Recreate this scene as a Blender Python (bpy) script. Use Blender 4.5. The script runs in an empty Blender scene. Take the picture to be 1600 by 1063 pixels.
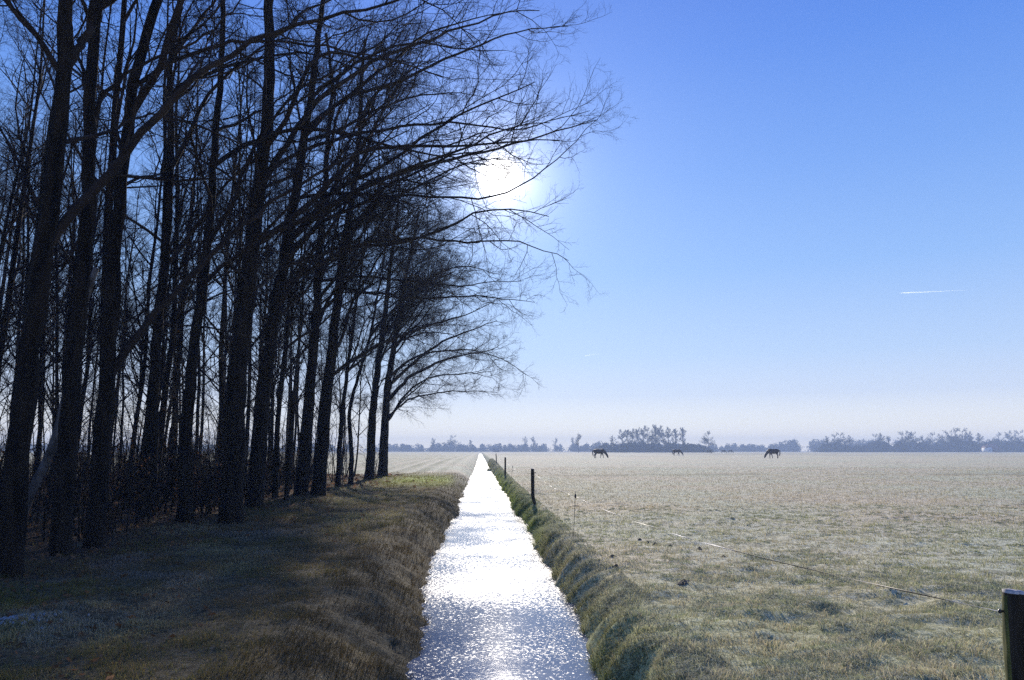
import bpy, math, random
import numpy as np
from mathutils import Vector
R = math.radians
scene = bpy.context.scene
C = scene.collection

# ------------------------------------------------------------------ camera
F, PITCH, CAMZ = 1200.0, R(8.2), 1.65
cam = bpy.data.cameras.new("camera")
cam.sensor_width = 36.0
cam.lens = 36.0 * F / 1600.0
cam.clip_start = 0.05
cam.clip_end = 30000
camo = bpy.data.objects.new("camera", cam)
C.objects.link(camo)
camo.location = (0, 0, CAMZ)
camo.rotation_euler = (R(90) + PITCH, 0, 0)
scene.camera = camo
scene.render.resolution_x = 1024; scene.render.resolution_y = 680

def ray(px, py):
    a, b = (px - 800) / F, (531.5 - py) / F
    return np.array([a, math.cos(PITCH) - b * math.sin(PITCH), math.sin(PITCH) + b * math.cos(PITCH)])
def at(px, py, Y):
    d = ray(px, py)
    return np.array([0, 0, CAMZ]) + d * (Y / d[1])
def hit(px, py, z=0.0):
    d = ray(px, py)
    return np.array([0, 0, CAMZ]) + d * ((z - CAMZ) / d[2])

# ------------------------------------------------------------------ light
S = ray(782, 277); S = S / np.linalg.norm(S)
SUN_EL = math.asin(S[2]); SUN_AZ = math.atan2(S[0], S[1])
world = bpy.data.worlds.new("World"); scene.world = world
world.use_nodes = True
wn, wl = world.node_tree.nodes, world.node_tree.links
bg = wn['Background']
sky = wn.new('ShaderNodeTexSky'); sky.sky_type = 'NISHITA'
sky.sun_disc = False
sky.sun_elevation = SUN_EL; sky.sun_rotation = SUN_AZ
sky.altitude = 0; sky.air_density = 1.0; sky.dust_density = 0.2; sky.ozone_density = 3.0
# clear winter sky: the physical sky blended with its measured vertical colours
geo = wn.new('ShaderNodeTexCoord'); sx = wn.new('ShaderNodeSeparateXYZ'); wl.new(geo.outputs['Generated'], sx.inputs[0])
el_ = wn.new('ShaderNodeMath'); el_.operation = 'MULTIPLY'; el_.inputs[1].default_value = 1.4; wl.new(sx.outputs[2], el_.inputs[0])
rp = wn.new('ShaderNodeValToRGB'); els = rp.color_ramp.elements
SKYC = [(0.0, (288, 272, 246)), (2.0, (250, 246, 238)), (4.0, (210, 219, 236)), (6.9, (184, 207, 238)), (13, (146, 185, 238)), (20, (118, 163, 234)), (28, (91, 140, 228)), (40, (68, 112, 214))]
while len(els) < len(SKYC): els.new(.5)
def lin(c): c = c / 255; return c / 12.92 if c <= .04045 else ((c + .055) / 1.055) ** 2.4
for e, (dg_, c_) in zip(els, SKYC): e.position = math.sin(R(dg_)) * 1.4; e.color = (*(lin(v) for v in c_), 1)
wl.new(el_.outputs[0], rp.inputs[0])
gs = wn.new('ShaderNodeVectorMath'); gs.operation = 'SCALE'; gs.inputs['Scale'].default_value = 7.7; wl.new(rp.outputs[0], gs.inputs[0])
ns_ = wn.new('ShaderNodeVectorMath'); ns_.operation = 'MULTIPLY'; ns_.inputs[1].default_value = (.06, .09, .15); wl.new(sky.outputs[0], ns_.inputs[0])
hs = wn.new('ShaderNodeVectorMath'); hs.operation = 'ADD'; wl.new(gs.outputs[0], hs.inputs[0]); wl.new(ns_.outputs[0], hs.inputs[1])
# the bright air round the sun, in sky directions
tc = wn.new('ShaderNodeTexCoord')
dp = wn.new('ShaderNodeVectorMath'); dp.operation = 'DOT_PRODUCT'
nrm = wn.new('ShaderNodeVectorMath'); nrm.operation = 'NORMALIZE'
wl.new(tc.outputs['Generated'], nrm.inputs[0]); wl.new(nrm.outputs[0], dp.inputs[0]); dp.inputs[1].default_value = tuple(S)
def wm(op, a, b=None):
    n = wn.new('ShaderNodeMath'); n.operation = op
    for i, v in enumerate((a, b)):
        if v is None: continue
        if isinstance(v, (int, float)): n.inputs[i].default_value = v
        else: wl.new(v, n.inputs[i])
    return n.outputs[0]
ang = wm('ARCCOSINE', wm('MINIMUM', dp.outputs['Value'], 0.9999999))
core = wm('MULTIPLY', wm('EXPONENT', wm('MULTIPLY', wm('POWER', wm('DIVIDE', ang, R(.76)), 2.0), -1.0)), 500.0)
mid = wm('MULTIPLY', wm('EXPONENT', wm('DIVIDE', ang, -R(1.5))), 20.0)
wide = wm('MULTIPLY', wm('EXPONENT', wm('DIVIDE', ang, -R(9.0))), 2.0)
glow = wm('ADD', wm('ADD', core, mid), wide)
gc = wn.new('ShaderNodeVectorMath'); gc.operation = 'SCALE'
gc.inputs[0].default_value = (1.0, 0.97, 0.95); wl.new(glow, gc.inputs['Scale'])
ad = wn.new('ShaderNodeVectorMath'); ad.operation = 'ADD'
wl.new(hs.outputs[0], ad.inputs[0]); wl.new(gc.outputs[0], ad.inputs[1])
wl.new(ad.outputs[0], bg.inputs['Color'])
bg.inputs['Strength'].default_value = 0.10

sl = bpy.data.lights.new("sun", 'SUN'); sl.energy = 5.0; sl.angle = R(0.5); sl.color = (1.0, 0.93, 0.84)
sl.color = (1.0, .91, .79)
so = bpy.data.objects.new("sun", sl); C.objects.link(so)
so.rotation_euler = Vector(tuple(S)).to_track_quat('Z', 'Y').to_euler()
so.location = (0, 40, 60)

scene.view_settings.view_transform = 'Standard'
scene.view_settings.look = 'None'
scene.view_settings.exposure = 0.35
scene.view_settings.gamma = 1.0
scene.render.engine = 'CYCLES'
scene.cycles.use_denoising = False
scene.cycles.max_bounces = 6
scene.cycles.volume_bounces = 0
scene.cycles.sample_clamp_indirect = 1.5
scene.cycles.sample_clamp_direct = 3.0

# ------------------------------------------------------------------ helpers
def sstep(a, b, x):
    t = np.clip((x - a) / (b - a), 0, 1); return t * t * (3 - 2 * t)
def _h(ix, iy, seed):
    n = (ix.astype(np.int64) * 374761393 + iy.astype(np.int64) * 668265263 + seed * 974634777) & 0xFFFFFFFF
    n = ((n ^ (n >> 13)) * 1274126177) & 0xFFFFFFFF
    n = n ^ (n >> 16)
    return (n & 0xFFFFFF) / float(0xFFFFFF)
def noise(x, y, seed=0):
    x = np.asarray(x, float); y = np.asarray(y, float)
    x, y = np.broadcast_arrays(x, y)
    ix, iy = np.floor(x), np.floor(y); fx, fy = x - ix, y - iy
    fx = fx * fx * (3 - 2 * fx); fy = fy * fy * (3 - 2 * fy)
    a, b = _h(ix, iy, seed), _h(ix + 1, iy, seed); c, d = _h(ix, iy + 1, seed), _h(ix + 1, iy + 1, seed)
    return ((a * (1 - fx) + b * fx) * (1 - fy) + (c * (1 - fx) + d * fx) * fy) * 2 - 1
def fbm(x, y, seed=0, o=3):
    s = 0; a = 1.0
    for k in range(o):
        s = s + a * noise(x * 2 ** k + 17.3 * k, y * 2 ** k - 9.1 * k, seed + k); a *= .5
    return s / 1.75

def mesh(name, verts, quads=None, tris=None, mat=None, parent=None, smooth=False, colors=None, parts=None):
    verts = np.asarray(verts, np.float32)
    me = bpy.data.meshes.new(name)
    lv, tot = [], []
    if quads is not None and len(quads): lv.append(np.asarray(quads, np.int32).ravel()); tot.append(np.full(len(quads), 4, np.int32))
    if tris is not None and len(tris): lv.append(np.asarray(tris, np.int32).ravel()); tot.append(np.full(len(tris), 3, np.int32))
    lv = np.concatenate(lv); tot = np.concatenate(tot)
    st = np.concatenate([[0], np.cumsum(tot)[:-1]]).astype(np.int32)
    me.vertices.add(len(verts)); me.vertices.foreach_set('co', verts.ravel())
    me.loops.add(len(lv)); me.loops.foreach_set('vertex_index', lv)
    me.polygons.add(len(tot)); me.polygons.foreach_set('loop_start', st); me.polygons.foreach_set('loop_total', tot)
    if smooth: me.polygons.foreach_set('use_smooth', np.ones(len(tot), bool))
    me.update(calc_edges=True)
    for cn, col in (colors or {}).items():
        a = me.color_attributes.new(cn, 'FLOAT_COLOR', 'POINT')
        c4 = np.ones((len(verts), 4), np.float32); c4[:, :3] = col
        a.data.foreach_set('color', c4.ravel())
    if mat: me.materials.append(mat)
    ob = bpy.data.objects.new(name, me); C.objects.link(ob)
    if parent: ob.parent = parent
    return ob
def empty(name, loc=(0, 0, 0), rz=0.0):
    o = bpy.data.objects.new(name, None); C.objects.link(o)
    o.empty_display_size = .3
    o.location = tuple(float(v) for v in loc); o.rotation_euler = (0, 0, rz)
    return o
def tag(o, label=None, cat=None, group=None, kind=None):
    for k, v in (('label', label), ('category', cat), ('group', group), ('kind', kind)):
        if v: o[k] = v
    return o
def dup(root, loc, rz=0.0, sc=1.0, label=None):
    r = root.copy(); C.objects.link(r); r.location = tuple(float(v) for v in loc); r.rotation_euler = (0, 0, rz)
    r.scale = (sc, sc, sc) if isinstance(sc, (int, float)) else sc
    if label: r['label'] = label
    for ch in list(root.children):
        c = ch.copy(); C.objects.link(c); c.parent = r
    return r

def tubes(groups):
    """groups: list of (P[N,K,3], R[N,K], sides, bump) -> verts, quads"""
    V, Q = [], []; off = 0
    for g in groups:
        P, Rr, S_ = g[0], g[1], g[2]; amp = g[3] if len(g) > 3 else 0
        N, K, _ = P.shape
        T = np.empty_like(P); T[:, 1:-1] = P[:, 2:] - P[:, :-2]; T[:, 0] = P[:, 1] - P[:, 0]; T[:, -1] = P[:, -1] - P[:, -2]
        T /= np.linalg.norm(T, axis=2, keepdims=True) + 1e-9
        D = P[:, -1] - P[:, 0]; D /= np.linalg.norm(D, axis=1, keepdims=True) + 1e-9
        ref = np.where((np.abs(D[:, 2:3]) > .7), np.array([[1., .13, 0]]), np.array([[.05, .08, 1.]]))
        A = np.cross(T, ref[:, None, :]); A /= np.linalg.norm(A, axis=2, keepdims=True) + 1e-9
        B = np.cross(T, A)
        th = np.arange(S_) * 2 * math.pi / S_
        rr = Rr[:, :, None] * np.ones(S_)
        if amp:
            zz = P[:, :, 2][:, :, None] * 1.3 + np.arange(N)[:, None, None] * 7.7
            rr = rr * (1 + amp * noise(zz * np.ones(S_), (th * 1.6)[None, None, :] + 0 * zz, 5) + amp * .5 * np.cos(th * 3 + 1.1)[None, None, :] * np.exp(-np.maximum(P[:, :, 2] - .2, 0) * 1.2)[:, :, None] * 2)
        V.append((P[:, :, None, :] + rr[..., None] * (np.cos(th)[None, None, :, None] * A[:, :, None, :] + np.sin(th)[None, None, :, None] * B[:, :, None, :])).reshape(-1, 3))
        i = (np.arange(N)[:, None, None] * K + np.arange(K - 1)[None, :, None]) * S_
        s = np.arange(S_)[None, None, :]; s2 = (s + 1) % S_
        Q.append(np.stack([i + s, i + s2, i + S_ + s2, i + S_ + s], -1).reshape(-1, 4) + off)
        off += N * K * S_
    return np.concatenate(V), np.concatenate(Q)

def mat_new(name):
    m = bpy.data.materials.new(name); m.use_nodes = True
    return m, m.node_tree.nodes, m.node_tree.links, m.node_tree.nodes['Principled BSDF']
def simple(name, col, rough=.8, nscale=None, col2=None, bump=0, **kw):
    m, n, l, b = mat_new(name)
    b.inputs['Base Color'].default_value = (*col, 1); b.inputs['Roughness'].default_value = rough
    for k, v in kw.items(): b.inputs[k.replace('_', ' ')].default_value = v
    if nscale:
        t = n.new('ShaderNodeTexCoord'); mp = n.new('ShaderNodeMapping')
        mp.inputs['Scale'].default_value = nscale; l.new(t.outputs['Object'], mp.inputs[0])
        ns = n.new('ShaderNodeTexNoise'); ns.inputs['Scale'].default_value = 1; ns.inputs['Detail'].default_value = 5
        l.new(mp.outputs[0], ns.inputs['Vector'])
        r = n.new('ShaderNodeValToRGB'); r.color_ramp.elements[0].position = .35; r.color_ramp.elements[1].position = .65
        r.color_ramp.elements[0].color = (*col, 1); r.color_ramp.elements[1].color = (*(col2 or col), 1)
        l.new(ns.outputs['Fac'], r.inputs[0]); l.new(r.outputs[0], b.inputs['Base Color'])
        if bump:
            bp = n.new('ShaderNodeBump'); bp.inputs['Strength'].default_value = 1; bp.inputs['Distance'].default_value = bump
            l.new(ns.outputs['Fac'], bp.inputs['Height']); l.new(bp.outputs[0], b.inputs['Normal'])
    return m
M_bark = simple('dark_bark', (.004, .003, .002), .95, (9, 9, 1.6), (.020, .015, .010), .045, Specular_IOR_Level=.15)
M_bark2 = simple('grey_green_bark', (.008, .007, .005), .95, (8, 8, 2.5), (.027, .024, .018), .02, Specular_IOR_Level=.15)
M_pale = simple('pale_frosted_bark', (.05, .046, .04), .9, (6, 6, 3), (.16, .15, .14), .02, Specular_IOR_Level=.2)
M_twig = simple('twig_bark', (.012, .009, .007), .9, (2, 2, 2), (.032, .023, .017), 0, Specular_IOR_Level=.2)
M_far = simple('distant_bark', (.03, .028, .022), .95, (.5, .5, .5), (.07, .062, .05), 0, Specular_IOR_Level=.1)

# ------------------------------------------------------------------ ground
KX = 50.0 / 1212.0          # the ditch runs slightly left of the view axis
WATER = -0.45
def U(x, y): return x + KX * y
def G(x, y, fine=True):
    x = np.asarray(x, float); y = np.asarray(y, float)
    u = U(x, y)
    rise = .45 * sstep(35, 115, y)
    d = np.sqrt(x * x + y * y)
    f = rise + .05 * noise(x / 7, y / 7, 3) * sstep(5, 14, np.abs(u))
    if fine:
        lo = np.clip(noise(x / 1.1, y / 1.1, 40) + .25, 0, 1)
        f = f + .085 * sstep(16, 7, d) * sstep(1.2, 2.4, u) * np.clip(fbm(x / .33, y / .33, 44, 2) + .15, 0, 1) + .030 * fbm(x / .55, y / .55, 11) + .055 * lo * np.clip(fbm(x / .28, y / .28, 21), -.5, 1) * (1 - sstep(25, 60, d)) \
            + .02 * noise(x / 2.6, y / 2.6, 31)
    # furrowed field beyond the wood
    fur = sstep(-3.6, -5.2, u) * sstep(52, 56, y) * (1 - sstep(200, 420, y))
    f = f + fur * .07 * np.sin(u * 2 * math.pi / 1.6)
    # verge by the wood rises a touch
    f = f + .10 * sstep(-3, -7, u) * (1 - sstep(46, 52, y)) * sstep(-40, -22, u)
    end = sstep(540, 575, y)
    wob = .07 * noise(y / 1.3, 0 * y, 51) + .05 * noise(y / .35, x / .5, 52)
    wobl = .08 * noise(y / 1.7, 0 * y + 9, 53) + .05 * noise(y / .4, x / .5, 54)
    near = 1 - sstep(8, 14, y)
    a, b = .98 - .14 * near + wob, 1.80 + wob * 2.2 + .10 * noise(y / .7, x / .9, 57)
    sR = np.clip((u - a) / (b - a), 0, 1)
    a2, b2 = .10 - .30 * near + wobl, 2.0 + wobl
    sL = np.clip((-u - a2) / (b2 - a2), 0, 1)
    s = np.maximum(sR, sL)
    prof = np.where(sR > sL, np.sin(s * math.pi / 2) ** 1.1, np.sin(s * math.pi / 2) ** 1.1)
    bank = (s > 0) & (s < 1)
    bed = -.95
    z = bed + (f - bed) * prof
    if fine:
        z = z + np.where(bank, (.055 * fbm(x / .16, y / .16, 61, 4) + .025 * noise(x / .35, y / .45, 63) + .04 * noise(x / 1.2, y / 3.1, 64) - .05 * (u > 0) - .01) * np.minimum(1, 4 * prof * (1 - prof)), 0)
    # spit of mud on the right
    sp = np.exp(-((y - 81 + (u - .9) * 1.2) / 2.0) ** 2) * sstep(.0, 1.0, u) * (u < 1.9)
    z = np.where(u < 1.9, np.maximum(z, bed + sp * .72), z)
    return z * (1 - end) + f * end

def axis_u():
    c = [0.0]
    step = lambda a: .055 if a < 2.4 else (.075 if a < 5 else (.12 if a < 9 else a * .028))
    while c[-1] < 1500: c.append(c[-1] + step(c[-1]))
    c = np.array(c); return np.concatenate([-c[:0:-1], c])
def axis_y():
    c = [2.5]
    while c[-1] < 1250: c.append(c[-1] + max(.055, c[-1] * .0085 if c[-1] < 90 else c[-1] * .02))
    b = [2.5]
    while b[-1] > -40: b.append(b[-1] - max(.1, (3 - b[-1]) * .05))
    return np.concatenate([np.array(b)[:0:-1], np.array(c)])
uu, yy = axis_u(), axis_y()
UU, YY = np.meshgrid(uu, yy)
XX = UU - KX * YY
ZZ = G(XX, YY)
nu, ny = len(uu), len(yy)
i = np.arange(ny - 1)[:, None] * nu + np.arange(nu - 1)[None, :]
quads = np.stack([i, i + 1, i + nu + 1, i + nu], -1).reshape(-1, 4)
d_ = np.hypot(XX, YY)
# zone colours: R litter under the trees, G green grass with the sunlit strip painted in, B dark patches (rushes, molehills)
litter = sstep(-4.8, -6.4, UU + .8 * noise(XX / 1.5, YY / 1.5, 71)) * (1 - sstep(48, 51, YY)) * sstep(-34, -26, UU)
gr = np.exp(-((YY - 44 - 2 * noise(XX, YY / 3, 74)) / 6) ** 2) * sstep(-5.5, -4, UU) * sstep(-1.2, -2, UU) * 1.0  # sunlight put into the colour: bright green strip near the row's end
bankR = sstep(1.9, 1.6, UU) * (UU > .5) * 1.0
bankgreen = bankR * (.15 + .65 * sstep(16, 22, YY) * (1 - sstep(60, 75, YY)))
green = np.clip(gr + bankgreen + .22 * sstep(14, 7, d_) * (UU > 0), 0, 1)
strip = (UU > 4) * (np.exp(-((YY - 54 - 3 * noise(XX / 30, 0 * XX, 75)) / 2.2) ** 2) * .55 * sstep(.1, .5, noise(XX / 3, YY / 3, 76) * .6 + .5)
                    + sstep(.15, .45, noise(XX / 30, YY / 9, 77)) * sstep(120, 170, YY) * .5)
leftband = sstep(-1.6, -2.1, UU) * (1 - sstep(50, 53, YY)) * sstep(-40, -30, UU) * .0
dark = np.clip(strip, 0, 1)
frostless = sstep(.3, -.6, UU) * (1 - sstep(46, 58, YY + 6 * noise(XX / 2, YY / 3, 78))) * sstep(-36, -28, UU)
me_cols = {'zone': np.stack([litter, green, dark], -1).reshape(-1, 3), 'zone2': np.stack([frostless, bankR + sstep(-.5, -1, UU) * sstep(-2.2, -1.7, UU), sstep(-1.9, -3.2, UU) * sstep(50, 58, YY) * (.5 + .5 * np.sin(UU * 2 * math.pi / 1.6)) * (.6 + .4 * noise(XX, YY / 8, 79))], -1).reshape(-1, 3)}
gm, n, l, b = mat_new('frosted_ground')
def N(t): return n.new('ShaderNode' + t)
def noise_n(scale, detail=4, coord=None, rough=.6, sc=None):
    q = N('TexNoise'); q.inputs['Scale'].default_value = scale; q.inputs['Detail'].default_value = detail; q.inputs['Roughness'].default_value = rough
    l.new(coord, q.inputs['Vector']); return q.outputs['Fac']
def ramp(fac, stops):
    r = N('ValToRGB'); e = r.color_ramp.elements
    while len(e) < len(stops): e.new(.5)
    for k, (p, c_) in enumerate(stops): e[k].position = p; e[k].color = (*c_, 1)
    l.new(fac, r.inputs[0]); return r.outputs[0]
def mix(f, a, c_, mode='MIX'):
    m_ = N('MixRGB'); m_.blend_type = mode
    for s_, v in zip((0, 1, 2), (f, a, c_)):
        if isinstance(v, float): m_.inputs[s_].default_value = v
        elif isinstance(v, tuple): m_.inputs[s_].default_value = (*v, 1)
        else: l.new(v, m_.inputs[s_])
    return m_.outputs[0]
tco = N('TexCoord').outputs['Object']
at1 = N('VertexColor'); at1.layer_name = 'zone'; sp1 = N('SeparateColor'); l.new(at1.outputs[0], sp1.inputs[0])
at2 = N('VertexColor'); at2.layer_name = 'zone2'; sp2 = N('SeparateColor'); l.new(at2.outputs[0], sp2.inputs[0])
n1 = noise_n(14, 6, tco, .7); n2 = noise_n(2.2, 4, tco); n3 = noise_n(.12, 4, tco); n4 = noise_n(45, 3, tco, .7)
frost = ramp(n1, [(.30, (.13, .11, .06)), (.41, (.37, .33, .22)), (.50, (.72, .64, .47)), (.66, (.90, .82, .64))])
n5 = noise_n(5, 4, tco, .65); frost = mix(1.0, frost, ramp(n5, [(.36, (.62, .59, .52)), (.46, (.97, .97, .95)), (.7, (1, 1, 1))]), 'MULTIPLY')
brown = ramp(n3, [(.4, (.90, .98, .86)), (.6, (.99, .95, .84))])
frost = mix(1.0, frost, brown, 'MULTIPLY')
dk = ramp(n2, [(.36, (1, 1, 1)), (.47, (0, 0, 0))])
frost = mix(mix(1.0, dk, (.55, .55, .55), 'MULTIPLY'), frost, (.10, .09, .05))
greenc = ramp(n1, [(.3, (.07, .08, .02)), (.5, (.20, .23, .06)), (.7, (.36, .37, .15))])
col = mix(sp1.outputs[1], frost, greenc)
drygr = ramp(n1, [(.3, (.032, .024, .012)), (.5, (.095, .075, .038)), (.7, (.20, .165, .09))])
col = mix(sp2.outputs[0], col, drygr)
darkc = ramp(n4, [(.3, (.05, .05, .03)), (.7, (.16, .15, .10))])
col = mix(sp2.outputs[2], col, (.20, .21, .11))
dm = N('Math'); dm.operation = 'MULTIPLY'; l.new(sp1.outputs[2], dm.inputs[0]); dm.inputs[1].default_value = .8
col = mix(dm.outputs[0], col, darkc)
lit = ramp(n4, [(.35, (.03, .02, .012)), (.55, (.09, .055, .03)), (.72, (.19, .12, .07))])
col = mix(sp1.outputs[0], col, lit)
greenb = ramp(n1, [(.3, (.12, .15, .02)), (.5, (.32, .38, .06)), (.7, (.50, .54, .14))])
gg = mix(sp1.outputs[1], col, greenb)
l.new(gg, b.inputs['Base Color'])
b.inputs['Roughness'].default_value = .95; b.inputs['Specular IOR Level'].default_value = .1
bp = N('Bump'); bp.inputs['Strength'].default_value = 1; bp.inputs['Distance'].default_value = .022
ha = N('Math'); ha.operation = 'ADD'; l.new(n1, ha.inputs[0]); l.new(n4, ha.inputs[1]); l.new(ha.outputs[0], bp.inputs['Height'])
l.new(bp.outputs[0], b.inputs['Normal'])
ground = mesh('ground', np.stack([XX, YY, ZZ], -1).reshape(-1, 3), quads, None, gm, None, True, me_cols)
tag(ground, 'flat frosted meadow and verge with the ditch banks cut into it', None, None, 'structure')

# water
wy = np.concatenate([np.arange(-39, 20, 1.0), np.geomspace(20, 576, 60)])
wv = np.stack([np.stack([-1.5 - KX * wy, wy, 0 * wy + WATER], -1), np.stack([1.95 - KX * wy, wy, 0 * wy + WATER], -1)], 1).reshape(-1, 3)
k = np.arange(len(wy) - 1) * 2
wq = np.stack([k, k + 1, k + 3, k + 2], -1)
wmat, n, l, b = mat_new('icy_water')
b.inputs['Base Color'].default_value = (.012, .018, .026, 1); b.inputs['IOR'].default_value = 1.33
b.inputs['Specular IOR Level'].default_value = .75
tco = N('TexCoord').outputs['Object']
b.inputs['Base Color'].default_value = (.16, .18, .21, 1)
def mth(op, a, c_):
    q = N('Math'); q.operation = op
    for k_, v in enumerate((a, c_)):
        if isinstance(v, (int, float)): q.inputs[k_].default_value = v
        else: l.new(v, q.inputs[k_])
    return q.outputs[0]
icy = noise_n(.55, 3, tco)
sxy = N('SeparateXYZ'); l.new(tco, sxy.inputs[0])
fmap = N('MapRange'); fmap.inputs['From Min'].default_value = 8.2; fmap.inputs['From Max'].default_value = 12; fmap.inputs['To Min'].default_value = .035; fmap.inputs['To Max'].default_value = .12
l.new(sxy.outputs[1], fmap.inputs[0])
facet = noise_n(26, 3, tco, .65)
thr = mth('ADD', mth('ADD', facet, mth('MULTIPLY', mth('SUBTRACT', icy, .5), .45)), fmap.outputs[0])
mask = ramp(thr, [(.565, (0, 0, 0)), (.68, (1, 1, 1))])
mr = N('MapRange'); mr.inputs['To Min'].default_value = .06; mr.inputs['To Max'].default_value = .20; l.new(mask, mr.inputs[0]); l.new(mr.outputs[0], b.inputs['Roughness'])
ms = N('MapRange'); ms.inputs['To Min'].default_value = .3; ms.inputs['To Max'].default_value = .6; l.new(mask, ms.inputs[0]); l.new(ms.outputs[0], b.inputs['Specular IOR Level'])
h1 = noise_n(30, 2, tco, .5); h2 = noise_n(7, 2, tco)
bp = N('Bump'); bs = N('MapRange'); bs.inputs['To Min'].default_value = .10; bs.inputs['To Max'].default_value = 1; l.new(mask, bs.inputs[0]); l.new(bs.outputs[0], bp.inputs['Strength']); bp.inputs['Distance'].default_value = .012
l.new(mth('ADD', mth('MULTIPLY', h2, 1.0), h1), bp.inputs['Height']); l.new(bp.outputs[0], b.inputs['Normal'])
water = mesh('water', wv, wq, None, wmat); tag(water, 'icy glittering water of the straight ditch', None, None, 'structure')

# ------------------------------------------------------------------ grass
def blade_mat(name, trans=.45):
    m = bpy.data.materials.new(name); m.use_nodes = True
    nt = m.node_tree; nt.nodes.clear()
    o = nt.nodes.new('ShaderNodeOutputMaterial'); v = nt.nodes.new('ShaderNodeVertexColor'); v.layer_name = 'col'
    d = nt.nodes.new('ShaderNodeBsdfDiffuse'); t = nt.nodes.new('ShaderNodeBsdfTranslucent'); x = nt.nodes.new('ShaderNodeMixShader')
    nt.links.new(v.outputs[0], d.inputs[0]); nt.links.new(v.outputs[0], t.inputs[0])
    x.inputs[0].default_value = trans
    nt.links.new(d.outputs[0], x.inputs[1]); nt.links.new(t.outputs[0], x.inputs[2]); nt.links.new(x.outputs[0], o.inputs[0])
    return m
M_blade = blade_mat('grass_blade')
def blades(name, x, y, h, w, lean, curl, cb, ct, rng, label):
    Nn = len(x); z = G(x, y) - .01
    ph = rng.uniform(0, 2 * math.pi, Nn)
    wd = np.stack([np.cos(ph), np.sin(ph), 0 * ph], -1) * (w / 2)[:, None]
    B0 = np.stack([x, y, z], -1)
    L3 = np.concatenate([lean, np.zeros((Nn, 1))], 1)
    mid_ = B0 + np.array([0, 0, 1.]) * (h * .6)[:, None] + L3 * (h * .3)[:, None]
    tip = B0 + np.array([0, 0, 1.]) * (h * (1 - curl))[:, None] + L3 * (h * (.5 + curl))[:, None]
    V = np.stack([B0 - wd, B0 + wd, mid_ + wd * .8, mid_ - wd * .8, tip], 1).reshape(-1, 3)
    k = np.arange(Nn)[:, None] * 5
    Q = k + np.array([[0, 1, 2, 3]]); T = k + np.array([[3, 2, 4]])
    cm = cb * .45 + ct * .55
    col = np.stack([cb, cb, cm, cm, ct], 1).reshape(-1, 3)
    o = mesh(name, V, Q, T, M_blade, None, False, {'col': col})
    tag(o, label, 'grass', None, 'stuff'); return o
def cmix(a, c_, t): return np.array(a)[None] * (1 - t[:, None]) + np.array(c_)[None] * t[:, None]

rng = np.random.default_rng(5)
# frosted meadow right of the ditch, thick near the camera
n_ = 520000
y = np.exp(rng.uniform(math.log(3.6), math.log(70), n_)); x = rng.uniform(-1, 1, n_) * (y * .78 + 2.5)
u = U(x, y); k = u > 1.45
x, y, u = x[k], y[k], u[k]
cl = fbm(x / .22, y / .22, 101); big = noise(x / 1.2, y / 1.2, 102)
k = rng.uniform(0, 1, len(x)) < np.clip(.50 + cl * 1.1, .05, 1); x, y, u, cl, big = x[k], y[k], u[k], cl[k], big[k]
d = np.hypot(x, y); sc = np.maximum(1, d / 9) ** .75
h = (.030 + .030 * np.clip(cl + .4, 0, 1.3) + .035 * np.clip(big, 0, 1) * sstep(16, 8, d)) * rng.uniform(.6, 1.4, len(x)) * (1 + .5 * sstep(16, 7, d)) * np.minimum(sc, 1.6)
w = rng.uniform(.0035, .0065, len(x)) * sc
la = rng.uniform(0, 2 * math.pi, len(x)) * .5 + noise(x / .3, y / .3, 103) * 4
lean = np.stack([np.cos(la), np.sin(la)], -1) * rng.uniform(.4, 1.3, len(x))[:, None]
gt = np.clip(.5 + .5 * noise(x / 2.5, y / 2.5, 104) + rng.normal(0, .25, len(x)) - .4 * sstep(14, 30, d), 0, 1)
cb = cmix((.24, .19, .11), (.12, .16, .05), gt)
ct = cmix((.84, .75, .56), (.66, .68, .42), gt) * rng.uniform(.65, 1.2, len(x))[:, None]
ct = ct * np.clip(.8 + .7 * cl, .4, 1.15)[:, None] * np.array([[1.02, 1, .88]])
blades('frosty_grass', x, y, h, w, lean, rng.uniform(.1, .6, len(x)), cb, ct, rng, 'white frosted short grass of the open meadow right of the ditch')

# tufts: blades springing outwards from their own centre
nt_ = 15000
y0 = np.exp(rng.uniform(math.log(4.2), math.log(24), nt_)); x0 = rng.uniform(-.2, 1, nt_) * (y0 * .75 + 1.5)
k = (U(x0, y0) > 1.5) & (rng.uniform(0, 1, nt_) < np.clip(.35 + 1.2 * noise(x0 / .8, y0 / .8, 131), .05, 1)); x0, y0 = x0[k], y0[k]
m_ = 34; sz = np.repeat(rng.uniform(.5, 1.35, len(x0)), m_) * np.repeat(.65 + .5 * sstep(16, 7, y0), m_)
al = rng.uniform(0, 2 * math.pi, len(x0) * m_); rr_ = rng.uniform(0, 1, len(al)) ** .5 * .075 * sz
x = np.repeat(x0, m_) + rr_ * np.cos(al); y = np.repeat(y0, m_) + rr_ * np.sin(al); d = np.hypot(x, y)
lean = np.stack([np.cos(al), np.sin(al)], -1) * (rr_ / (.075 * sz) * 1.3 + .2)[:, None]
gt = np.repeat(rng.uniform(0, 1, len(x0)), m_); fz = np.repeat(rng.uniform(.25, 1, len(x0)), m_) * rng.uniform(.7, 1.1, len(x))
cb = cmix((.18, .18, .08), (.10, .15, .03), gt); ct = cmix((.46, .43, .24), (.36, .45, .12), gt) * (1 - fz[:, None]) + np.array([[.90, .87, .72]]) * fz[:, None]
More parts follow.
